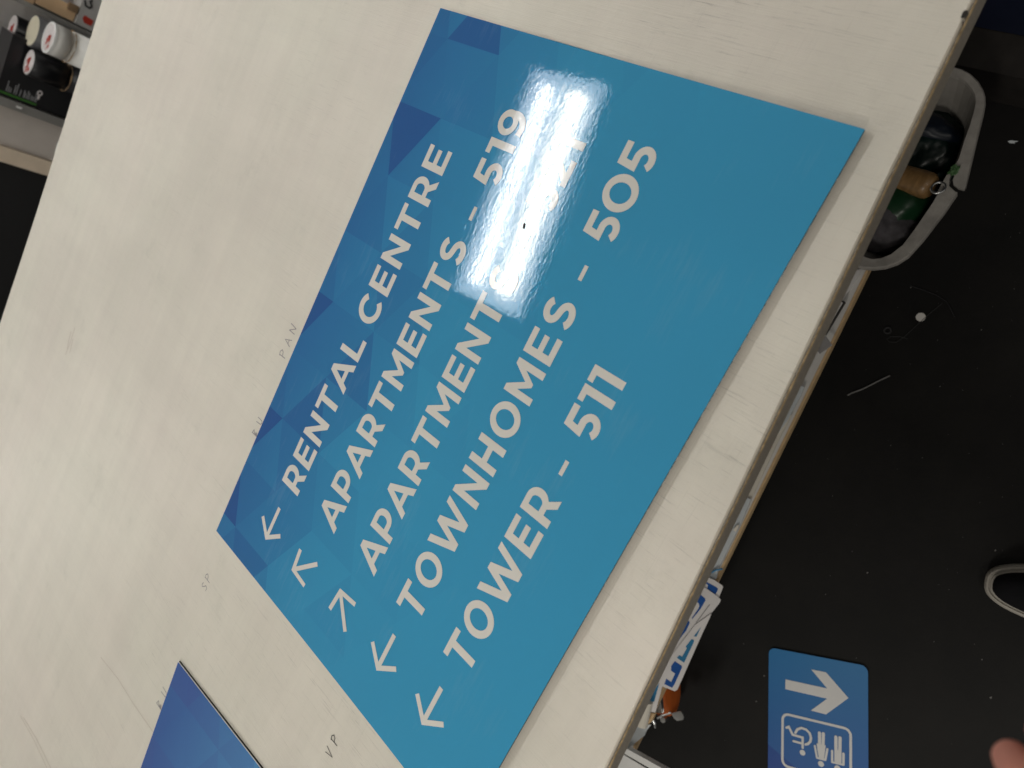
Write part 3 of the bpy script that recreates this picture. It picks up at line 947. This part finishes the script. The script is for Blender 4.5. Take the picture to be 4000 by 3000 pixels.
rings[0] = [(p[0], -.0003, p[2]) for p in rings[0]]
rings[-1] = [(p[0], -SH + .0003, p[2]) for p in rings[-1]]
loft(b, rings)
bm_obj('panel_core', b, M['acm_black'], sg)
b = bmesh.new()                              # frayed flecks on the cut bottom edge, with its specular dots painted white
random.seed(5)
def ragged(pts, up, off):                    # one continuous white strip, its height varying
    lo, mid = [], []
    for k, p in enumerate(pts):
        hgt = up(k)
        lo.append(b.verts.new((p[0] + off[0], p[1] + off[1], p[2] - .0006 - hgt)))
        mid.append(b.verts.new((p[0] + off[0], p[1] + off[1], p[2] - .0005 + hgt * .3)))
    for k in range(len(pts) - 1): b.faces.new((lo[k], lo[k + 1], mid[k + 1], mid[k]))
xs_ = [.28 + .579 * k / 420 for k in range(421)]
def up1(k):
    x = xs_[k]
    n_ = noise.noise(Vector((x * 210, 2, 0))) + .35 * noise.noise(Vector((x * 9, 5, 0))) + (.35 if .56 < x < .74 else -.12)
    return .0014 * max(0, min(1, n_ * 2.2))
ragged([(x, -SH, zs(x, -SH)) for x in xs_], up1, (0, -.0005))
bm_obj('fray_and_glint', b, M['white'], sg)
b = bmesh.new()  # glint on the right edge, painted as a white strip
ys_ = [-.20 - .10 * k / 120 for k in range(121)]
ragged([(SW, y, zs(0, y)) for y in ys_], lambda k: .0009 * max(0, min(1, .75 + noise.noise(Vector((ys_[k] * 260, 9, 0))) * 1.6)), (.0005, 0))
bm_obj('fray_and_glint', b, M['white'], sg)

# ---- lettering (cap height 1)
def ell(cx, cy, rx, ry, n=40): return [(cx + rx * math.cos(2 * math.pi * i / n), cy + ry * math.sin(2 * math.pi * i / n)) for i in range(n)]
def sgn_pow(v, e): return math.copysign(abs(v) ** e, v)
def glyph(ch):
    s = .225
    if ch == 'E': return .75, [[[(0, 0), (.75, 0), (.75, .19), (s, .19), (s, .41), (.67, .41), (.67, .59), (s, .59), (s, .81), (.735, .81), (.735, 1), (0, 1)]]]
    if ch == 'L': return .72, [[[(0, 0), (.72, 0), (.72, .19), (s, .19), (s, 1), (0, 1)]]]
    if ch == 'T': return .86, [[[(.318, 0), (.542, 0), (.542, .81), (.86, .81), (.86, 1), (0, 1), (0, .81), (.318, .81)]]]
    if ch == 'H': return .84, [[[(0, 0), (s, 0), (s, .40), (.615, .40), (.615, 0), (.84, 0), (.84, 1), (.615, 1), (.615, .595), (s, .595), (s, 1), (0, 1)]]]
    if ch == 'N': return .86, [[[(0, 0), (.215, 0), (.215, .64), (.67, 0), (.86, 0), (.86, 1), (.645, 1), (.645, .36), (.19, 1), (0, 1)]]]
    if ch == 'M': return .985, [[[(0, 0), (.21, 0), (.21, .60), (.445, .205), (.545, .205), (.775, .605), (.775, 0), (.985, 0), (.985, 1), (.80, 1), (.495, .47), (.185, 1), (0, 1)]]]
    if ch == 'W': return 1.53, [[[(.325, 0), (.565, 0), (.768, .62), (.965, 0), (1.205, 0), (1.53, 1), (1.315, 1), (1.095, .30), (.868, 1), (.675, 1), (.455, .30), (.23, 1), (0, 1)]]]
    if ch == 'A': return 1.06, [[[(0, 0), (.232, 0), (.318, .205), (.738, .205), (.822, 0), (1.06, 0), (.64, 1), (.42, 1)], [(.385, .375), (.53, .74), (.672, .375)]]]
    if ch in 'O0': return .98, [[ell(.49, .5, .49, .515), ell(.49, .5, .272, .318)]]
    if ch == 'C': return .90, [stroke(arc(.50, .5, .398, .412, 42, 318, 36), .21)]
    if ch == 'R':
        o = [(0, 0), (s, 0), (s, .275), (.40, .275), (.585, 0), (.825, 0), (.61, .318)] + arc(.43, .64, .345, .36, -58, 90, 16) + [(0, 1)]
        h = [(s, .455)] + arc(.425, .637, .128, .182, -90, 90, 12) + [(s, .819)]
        return .815, [[o, h]]
    if ch == 'P':
        o = [(0, 0), (s, 0), (s, .265)] + arc(.43, .6325, .345, .3675, -90, 90, 18) + [(0, 1)]
        h = [(s, .448)] + arc(.425, .634, .128, .186, -90, 90, 12) + [(s, .82)]
        return .775, [[o, h]]
    if ch == 'S':
        up = arc(.395, .706, .262, .198, 30, 250, 20)
        lo = arc(.385, .294, .275, .198, 70, -150, 20)
        return .77, [stroke(up + lo, .205)]
    if ch == '1': return .45, [[[(.225, 0), (.45, 0), (.45, 1), (0, 1), (0, .82), (.225, .82)]]]
    if ch == '5':
        pth = [(.69, .908), (.172, .908), (.128, .53), (.34, .53)] + arc(.36, .318, .245, .216, 85, -136, 22)
        return .72, [stroke(pth, .20)]
    if ch == '2':
        pth = arc(.34, .66, .245, .245, 145, -38, 16) + [(.17, .095)]
        return .73, [stroke(pth, .20), [[(.02, 0), (.73, 0), (.73, .19), (.02, .19)]]]
    if ch == '9':
        return .77, [[ell(.375, .655, .375, .358), ell(.365, .655, .178, .175)],
                     stroke([(.665, .62)] + arc(.30, .45, .355, .365, 20, -62, 14) + [(.33, .088), (.12, .115)], .20)]
PAD = {'A': -.05, 'T': -.01, 'O': -.01, 'W': -.03, 'L': -.01, 'P': 0.0}
def word(bm, txt, x0, x1, yb, cap=.0437):
    ws = [glyph(c)[0] * cap for c in txt]
    pads = [(PAD.get(a, 0) + PAD.get(c, 0)) * cap for a, c in zip(txt, txt[1:])]
    g = (x1 - x0 - sum(ws) - sum(pads)) / max(1, len(txt) - 1)
    x = x0
    for i, c in enumerate(txt):
        wd, parts = glyph(c)
        for j, loops in enumerate(parts):
            L = [[(x + p[0] * cap, yb + p[1] * cap) for p in l] for l in loops]
            flat(bm, L, lambda a_, b_, j=j: zs(a_, b_) + .0004 + j * .0001)
        x += ws[i] + (g + pads[i] if i < len(txt) - 1 else 0)
lines = [(-.1352, [('RENTAL', .1562, .4103), ('CENTRE', .4325, .6918)], None),
         (-.2300, [('APARTMENTS', .1568, .5972), ('519', .6720, .7704)], .6251),
         (-.3248, [('APARTMENTS', .1568, .5972), ('521', .6720, .7630)], .6251),
         (-.4183, [('TOWNHOMES', .1552, .5960), ('505', .6700, .7838)], .6225),
         (-.5124, [('TOWER', .1560, .4004), ('511', .4722, .5510)], .4243)]
for yb, words, dash in lines:
    for t, a, c in words:
        b = bmesh.new()
        word(b, t, a, c, yb)
        up_obj('lettering', b, M['letter'], sg)
    if dash:
        b = bmesh.new()
        flat(b, [[(dash, yb + .0148), (dash + .0182, yb + .0148), (dash + .0182, yb + .0203), (dash, yb + .0203)]], lambda x, y: zs(x, y) + .0004)
        up_obj('dash', b, M['letter'], sg)
def arrow(cx, cy, ang):
    b = bmesh.new()
    r = math.radians(ang)
    def T(p): return (cx + p[0] * math.cos(r) - p[1] * math.sin(r), cy + p[0] * math.sin(r) + p[1] * math.cos(r))
    h = .0272
    flat(b, [[T(p) for p in l] for l in stroke([(h - .0022, h - .0015), (.0044, 0), (h - .0022, -h + .0015)], .0066)], lambda x, y: zs(x, y) + .0004)
    flat(b, [[T(p) for p in ((.008, -.0033), (.0575, -.0033), (.0575, .0033), (.008, .0033))]], lambda x, y: zs(x, y) + .0005)
    up_obj('arrow', b, M['letter'], sg)
arrow(.0622, -.1112, 0)
arrow(.0625, -.1853, -45)
arrow(.1048, -.2815, 225)
arrow(.0622, -.3952, 0)
arrow(.0622, -.4898, 0)
b = bmesh.new()
p = at((2045, 876), TZ)
for k in range(2): blob(b, (p.x + (k - 1) * .0028, p.y + k % 2 * .001, zs(p.x, p.y) + .0005), (.0021, .0013, .0005), .5, 9, 2, k)
tag(bm_obj('dark_crumb', b, M['dark']), 'tiny dark crumb lying on the glossy sign between the reflected tubes', 'crumb')

# ------------------------------------------------------------------ second sign (its corner only)
o2 = empty('printed_sign', (-.45, -.3, TOP), 'blue violet sign with white rim, only its corner in view', 'sign')
cx, cy = at(reg((400, 2100), .5426)(545, 895), TOP + .0042)[:2]
o2.location = (cx, cy, TOP)
ang = math.atan2(.0198, .2082) 
o2.rotation_euler = (0, 0, ang)
def col2(c, v):
    key = ('b', round(c[0], 3), round(c[1], 3))
    if key not in rnd: rnd[key] = random.random()
    base = lerp(srgb(44, 90, 160), srgb(88, 156, 204), min(1, max(0, (-v[1] - .02) / .32)))
    return lerp(base, srgb(58, 76, 148), rnd[key] * .5)
b = lattice(col2, (-.8, 0, -.56, 0), -10, 2, -8, 4, lambda x, y: 0.0042, (.02, .03))
f2 = bpy.data.meshes.new('printed_face'); b.to_mesh(f2); b.free()
fo2 = link('printed_face', f2, M['face2']); fo2.parent = o2
b = bmesh.new(); box(b, -.8008, .0008, -.5608, .0008, .0033, .0040)
r2 = bm_obj('white_rim', b, M['white']); r2.parent = o2
b = bmesh.new(); box(b, -.8005, .0005, -.5605, .0005, 0.0002, .0032)
r3 = bm_obj('black_core', b, M['acm_black']); r3.parent = o2

# ------------------------------------------------------------------ small washroom sign on the floor
zf = .004
t3 = reg((3000, 2600), .2411)
P0, P1 = at((3003, 2528), zf), at((3391, 2602), zf)
e1 = (P1 - P0); w1 = e1.length; e1.normalize()
e2 = Vector((-e1.y, e1.x, 0)) * -1
if e2.dot(at((2997, 3000), zf) - P0) < 0: e2 = -e2
ln = .37
rs = empty('washroom_sign', P0 + e1 * w1 / 2 + e2 * ln / 2, 'small blue washroom sign with rounded corners on the black floor', 'sign')
rs.location.z = 0
def rr(x0, y0, x1, y1, r): 
    return arc(x1 - r, y1 - r, r, r, 0, 90, 6) + arc(x0 + r, y1 - r, r, r, 90, 180, 6) + arc(x0 + r, y0 + r, r, r, 180, 270, 6) + arc(x1 - r, y0 + r, r, r, 270, 360, 6)
def W2(p): v = P0 + e1 * p[0] + e2 * p[1]; return (v.x, v.y)
b = bmesh.new(); prism(b, [W2(p) for p in rr(0, 0, w1, ln, .013)], .0003, zf - .0003); bm_obj('panel', b, M['acm_black'], rs)
b = bmesh.new()
lay = b.loops.layers.float_color.new('ink')
outl = rr(.0002, .0002, w1 - .0002, ln - .0002, .013)
flat(b, [[W2(p) for p in outl]], lambda x, y: zf)
inv = lambda v: ((v - P0).dot(e1), (v - P0).dot(e2))
for y in [ln * i / 12 for i in range(1, 12)]:
    bmesh.ops.bisect_plane(b, geom=b.verts[:] + b.edges[:] + b.faces[:], plane_co=P0 + e2 * y, plane_no=e2)
for (q, nn_) in ((.5, (.5, .87)), (.5, (.5, -.87))):
    bmesh.ops.bisect_plane(b, geom=b.verts[:] + b.edges[:] + b.faces[:], plane_co=P0 + e1 * (.35 * w1) + e2 * .235, plane_no=e1 * nn_[0] + e2 * nn_[1])
for f in b.faces:
    cc = inv(f.calc_center_median())
    dk = .55 if (cc[1] - .235 > abs(cc[0] - .35 * w1) * .574 * -1 and cc[0] < .5 * w1 and cc[1] > .17) else 0
    for l in f.loops:
        u, v_ = inv(l.vert.co)
        l[lay] = (*lerp(lerp(srgb(58, 122, 176), srgb(48, 92, 160), min(1, max(0, v_ / .25))), srgb(38, 62, 140), dk), 1)
up_obj('printed_face', b, M['face2'], rs)
def FW(q): return tuple(at(t3(*q), zf)[:2])
pxm = .2411 * .00048
cnt = [0]
def F(bm, loops):
    cnt[0] += 1
    zz = zf + .0004 + (cnt[0] % 12) * .00005
    flat(bm, loops, lambda x, y: zz)
def caps(bm, pts, wd):
    s = [FW(p) for p in pts]
    F(bm, stroke(s, wd * pxm))
    for q in (s[0], s[-1]): F(bm, [ell(q[0], q[1], wd * pxm / 2, wd * pxm / 2, 16)])
def dot(bm, q, r): c = FW(q); F(bm, [ell(c[0], c[1], r * pxm, r * pxm, 24)])
b = bmesh.new(); F(b, [[FW(q) for q in ((700, 60), (940, 108), (1305, 525), (940, 790), (695, 727), (957, 535), (280, 380), (285, 222), (960, 370))]]); up_obj('arrow', b, M['letter_small'], rs)
b = bmesh.new()
fa = [inv(at(t3(*q), zf)) for q in ((240, 790), (1340, 1050), (232, 1615))]
fx0, fx1 = (fa[0][0] + fa[2][0]) / 2, fa[1][0]
fy0, fy1 = (fa[0][1] + fa[1][1]) / 2 - .002, fa[2][1]
F(b, stroke([W2(p) for p in rr(fx0, fy0, fx1, fy1, .012)], .0048, True)); up_obj('pictogram_frame', b, M['letter_small'], rs)
b = bmesh.new()
caps(b, [(302, 1005), (338, 990), (400, 1118), (562, 1165), (562, 1330)], 40)
caps(b, [(415, 1222), (560, 1262)], 38)
caps(b, [(445, 1085), (480, 1030), (545, 1008), (620, 1035), (675, 1090), (698, 1165), (685, 1230), (650, 1265), (612, 1275)], 40)
dot(b, (560, 1410), 47)
up_obj('wheelchair_symbol', b, M['letter_small'], rs)
b = bmesh.new()
caps(b, [(835, 1090), (838, 1300)], 52); caps(b, [(898, 1100), (893, 1300)], 50)
F(b, [[FW(q) for q in ((790, 1255), (938, 1290), (935, 1310), (905, 1525), (825, 1505), (790, 1275))]])
caps(b, [(760, 1300), (795, 1490)], 34); caps(b, [(963, 1350), (930, 1525)], 36)
caps(b, [(795, 1492), (928, 1528)], 34)
dot(b, (860, 1592), 48)
up_obj('person_symbol', b, M['letter_small'], rs)
b = bmesh.new()
caps(b, [(1102, 1155), (1102, 1400)], 52); caps(b, [(1168, 1168), (1165, 1400)], 52)
F(b, [[FW(q) for q in ((1077, 1350), (1193, 1375), (1190, 1600), (1075, 1575))]])
caps(b, [(1040, 1380), (1040, 1560)], 36); caps(b, [(1224, 1425), (1222, 1600)], 40)
caps(b, [(1040, 1562), (1222, 1605)], 34)
dot(b, (1126, 1662), 48)
up_obj('person_symbol', b, M['letter_small'], rs)

# ------------------------------------------------------------------ litter on the floor
h7 = reg((2900, 1000), .7233)
b = bmesh.new()
p = at(h7(963, 330), .001)
prism(b, [(p.x + .0085 * math.cos(a), p.y + .0085 * math.sin(a)) for a in [k * 2 * math.pi / 28 for k in range(28)]], .0004, .0022); bevel(b, .0005)
tag(bm_obj('plastic_disc', b, mat('white_punched_disc', (.62, .6, .57), .5, .4)), 'small round white disc on the black floor', 'disc')
b = bmesh.new()
tube(b, [at(h7(*q), .003) for q in ((568, 752), (590, 740), (640, 722), (690, 698), (740, 672), (797, 646))], .0014, 8)
tag(bm_obj('wire_offcut', b, mat('dull_grey_wire', (.16, .155, .15), .45, .5)), 'bent grey wire offcut alone on the black floor', 'wire')
b = bmesh.new()
tube(b, [at(h7(*q), .002) for q in ((1080, 255), (1000, 320), (930, 385), (870, 440), (830, 465), (795, 465), (780, 450), (800, 435), (850, 435), (892, 446))], .0006, 6)
tag(bm_obj('thread', b, mat('pale_thread', (.035, .035, .035), .6, .3)), 'thin looped pale thread beside the white disc', 'thread')
b = bmesh.new()
tube(b, [at(h7(*q), .002) for q in ((905, 160), (980, 185), (1050, 212), (1100, 245), (1125, 285), (1145, 330))], .0007, 6)
tag(bm_obj('thread', b, mat('dim_thread', (.025, .025, .027), .6, .3)), 'dim curved strand above the white disc', 'thread')
b = bmesh.new()
pc = at(h7(784, 402), .002)
rcs = [pc + Vector((.006 * math.cos(a), .006 * math.sin(a), 0)) for a in [k * 2 * math.pi / 20 for k in range(21)]]
tube(b, rcs, .0016, 6, False)
tag(bm_obj('rubber_washer', b, mat('grey_rubber', (.035, .035, .036), .6, .3)), 'small dark ring on the floor near the thread loop', 'washer')
b = bmesh.new()
prism(b, [tuple(at(q4(*q), .002)[:2]) for q in ((1910, 1018), (1935, 1012), (1985, 1018), (1960, 1024), (1962, 1032), (1925, 1030))], .001, .003)
tag(bm_obj('paper_scrap', b, M['paper_cool']), 'white paper scrap on the floor right of the wastebasket', 'scrap')
b = bmesh.new()
random.seed(9)
for (px, s) in ((((3558, 1123)), 2), ((3663, 1328), 1.4), ((3833, 1289), 2), ((3672, 1509), 1.6), ((2966, 1540 + 330), 1.2), ((3388, 2236), 3), ((3870, 2726), 3.2), ((3835, 2577), 2.2),
                ((2985, 2640), 2.5), ((2955, 2740), 2.4), ((3648, 2507), 1.6), ((3225, 2322), 1.6), ((3345, 2570), 1.4), ((3888, 2150), 2.4), ((4025, 1050), 1.3), ((2905, 2515), 1.6)):
    p = at(px, .001)
    r = s * .0005
    a_ = random.uniform(0, 3)
    prism(b, [(p.x + r * random.uniform(.6, 2.2) * math.cos(t), p.y + r * random.uniform(.5, 1.4) * math.sin(t)) for t in [k * 2 * math.pi / 6 + a_ for k in range(6)]], .0004, .0012)
for i in range(90):
    px = (random.uniform(2750, 4000), random.uniform(700, 3000))
    p = at(px, .001)
    r = random.uniform(.0002, .0006)
    prism(b, [(p.x + r * random.uniform(.6, 2) * math.cos(t), p.y + r * random.uniform(.6, 1.4) * math.sin(t)) for t in [k * 2 * math.pi / 5 for k in range(5)]], .0004, .0008)
tag(bm_obj('floor_dust', b, mat('dust', (.16, .155, .15), .7, .2)), 'pale specks of dust scattered over the black floor', 'dust', kind='stuff')

# ------------------------------------------------------------------ ceiling light seen reflected in the sign
lc = Vector((.816, 1.475, TZ + 2.1))
la = math.atan2(.12, 1.10)
lf = empty('ceiling_light', lc, 'twin tube ceiling light over the table, mirrored in the glossy sign', 'ceiling light')
lf.rotation_euler = (0, 0, la)
hl, hw = .59, .205
def local(name, bm, m):
    o = bm_obj(name, bm, m); o.parent = lf; return o
b = bmesh.new(); box(b, -hl - .01, hl + .01, -hw - .01, hw + .01, .03, .09); local('housing', b, M['white'])
b = bmesh.new(); box(b, -hl, hl, -hw, hw, .02, .029); local('diffuser', b, emit('lit_diffuser', (.78, .88, 1.0), 6.5))
for y, wd, s, c in ((.086, .024, 25, (1, .98, .96)), (-.090, .046, 25, (1, .94, .80))):
    b = bmesh.new()
    rings = []
    for x in (-hl + .07, -hl + .085, hl - .085, hl - .07):
        k = .7 if abs(x) > hl - .08 else 1
        rings.append([(x, y + wd * k * math.cos(a), .0 + .018 * k * math.sin(a)) for a in [i * 2 * math.pi / 14 for i in range(14)]])
    loft(b, rings)
    local('tube', b, emit('lit_tube', c, s))

# ------------------------------------------------------------------ the photographer
pe = empty('person', (.58, -1.2, 0), 'person standing at the table, only a fingertip and one black shoe in view', 'person')
# shoe: toe in view
def shoe(toe, back, parent):
    toe, back = Vector(toe), Vector(back)
    ax_ = (back - toe).normalized()
    L = .285
    sd = Vector((-ax_.y, ax_.x, 0))
    def outline(inset, z, n=56, lift=0):
        pts = []
        for k in range(n):
            a = 2 * math.pi * k / n
            c, s_ = math.cos(a), math.sin(a)
            u = .5 - .5 * sgn_pow(c, .82)               # 0 at toe, 1 at heel
            wdt = (.049 - .012 * max(0, (u - .35) / .65) ** .8 + .003 * math.sin(u * 3)) * sgn_pow(s_, .72)
            pos = toe + ax_ * (inset + u * (L - 2 * inset)) + sd * (wdt * (1 - inset / .05))
            pts.append((pos.x, pos.y, z))
        return pts
    b = bmesh.new()
    loft(b, [outline(.003, .001), outline(0, .004), outline(0, .024), outline(.003, .030), outline(.006, .0315), outline(.0072, .029), outline(.0085, .029), outline(.0092, .034), outline(.0118, .035), outline(.013, .031)], True, True)
    so = bm_obj('shoe', b, M['sole'], parent, False)
    b = bmesh.new()
    def dome(inset, z):                                  # toe low, instep high
        return [(p[0], p[1], z * (.35 + .65 * min(1, max(0, ((Vector(p) - toe).dot(ax_)) / .17))) + .031) for p in outline(inset, 0)]
    loft(b, [dome(.0125, 0), dome(.0125, .03), dome(.017, .05), dome(.025, .064), dome(.034, .07)], True, True)
    bm_obj('upper', b, M['canvas'], so, True)
    return so
tz = at((3846, 2270), .02)
shoe((tz.x, tz.y, 0), (tz.x + .03, tz.y - .075, 0), pe)
b = bmesh.new()
p = at((3901, 2322), .036)
blob(b, p, (.0045, .004, .002), .3, 6, 2, 1)
tag(bm_obj('yellow_speck', b, M['yellow']), 'yellow speck stuck on the white shoe rim', 'speck')
shoe((.80, -1.02, 0), (.815, -1.1, 0), pe)

def skin_obj(name, verts, edges, radii, m, parent, root=0, sub=2):
    me = bpy.data.meshes.new(name)
    me.from_pydata([tuple(v) for v in verts], edges, [])
    o = bpy.data.objects.new(name, me)
    scene.collection.objects.link(o)
    md = o.modifiers.new('skin', 'SKIN')
    md.use_smooth_shade = True
    for i, r in enumerate(radii):
        me.skin_vertices[0].data[i].radius = (r, r) if not isinstance(r, tuple) else r
        me.skin_vertices[0].data[i].use_root = (i == root)
    s = o.modifiers.new('sub', 'SUBSURF')
    s.levels = s.render_levels = sub
    bpy.context.view_layer.update()
    dg = bpy.context.evaluated_depsgraph_get()
    m2 = bpy.data.meshes.new_from_object(o.evaluated_get(dg))
    bpy.data.objects.remove(o)
    return link(name, m2, m, parent, True)
hand0 = CAM + ray((4895, 3430)) * .47        # palm centre, just past the corner of the frame
k0 = CAM + ray((4580, 3185)) * .455
fdir = (k0 - hand0).normalized()
side = fdir.cross(Vector((0, 0, 1))).normalized()
upv = side.cross(fdir)
wrist = hand0 - fdir * .075
elbow = Vector((.33, -1.17, TZ + .22))
shl = Vector((.40, -1.20, TZ + .52))
V = [Vector((.60, -1.24, .95)), Vector((.60, -1.24, 1.15)), Vector((.60, -1.22, 1.36)), Vector((.60, -1.20, 1.47)), Vector((.61, -1.17, 1.56)), Vector((.615, -1.14, 1.66)), Vector((.615, -1.145, 1.74)),
     shl, elbow, wrist, hand0,
     Vector((.80, -1.20, TZ + .52)), Vector((.86, -1.12, TZ + .33)), Vector((.76, -.95, TZ + .58)), Vector((.735, -.93, TZ + .64)),
     Vector((.51, -1.24, .88)), Vector((.49, -1.17, .48)), Vector((.485, -1.17, .08)),
     Vector((.70, -1.24, .88)), Vector((.80, -1.19, .48)), Vector((.815, -1.24, .08))]
E_ = [(0, 1), (1, 2), (2, 3), (3, 4), (4, 5), (5, 6), (2, 7), (7, 8), (8, 9), (9, 10), (2, 11), (11, 12), (12, 13), (13, 14), (0, 15), (15, 16), (16, 17), (0, 18), (18, 19), (19, 20)]
R_ = [.14, .13, .13, .06, .065, .085, .06, .06, .045, .026, .034, .06, .045, .026, .03, .08, .055, .04, .08, .055, .04]
fing = []
base_i = 10
for k, (off, l, r, tip) in enumerate(((-.0285, .037, .0105, None), (-.0095, .034, .0100, (4080, 3130)), (.011, .034, .0095, None), (.030, .026, .0085, None))):
    b0 = hand0 + fdir * .03 + side * off
    b1 = hand0 + fdir * .052 + side * off * 1.1 + upv * .004
    b2 = b1 + fdir * l * .55 - upv * .012
    b3 = b2 - upv * .022 + fdir * .004
    i0 = len(V)
    V += [b0, b1, b2, b3]
    R_ += [r * 1.2, r * 1.12, r, r * .88]
    E_ += [(10, i0), (i0, i0 + 1), (i0 + 1, i0 + 2), (i0 + 2, i0 + 3)]
i0 = len(V)
V += [hand0 - side * .03 - fdir * .005, hand0 - side * .046 + fdir * .025 - upv * .004, hand0 - side * .040 + fdir * .052 - upv * .010]
R_ += [.0135, .0115, .0098]
E_ += [(10, i0), (i0, i0 + 1), (i0 + 1, i0 + 2)]
body = skin_obj('body', V, E_, R_, M['skin'], pe)
sub_ = lambda ids: ([V[i] for i in ids], [(ids.index(a), ids.index(c)) for a, c in E_ if a in ids and c in ids])
ids = [0, 1, 2, 7, 8, 11, 12, 13]
v_, e_ = sub_(ids)
skin_obj('shirt', v_, e_, [R_[i] * 1.12 + .006 for i in ids], M['cloth'], pe)
ids = [0, 15, 16, 17, 18, 19, 20]
v_, e_ = sub_(ids)
skin_obj('trousers', v_, e_, [R_[i] * 1.12 + .01 for i in ids], M['denim'], pe)
b = bmesh.new()
blob(b, (.615, -1.155, 1.735), (.088, .1, .075), .08, 9, 4, 6)
bm_obj('hair', b, M['kraft_dark'], pe, True)

scene.render.engine = 'CYCLES'
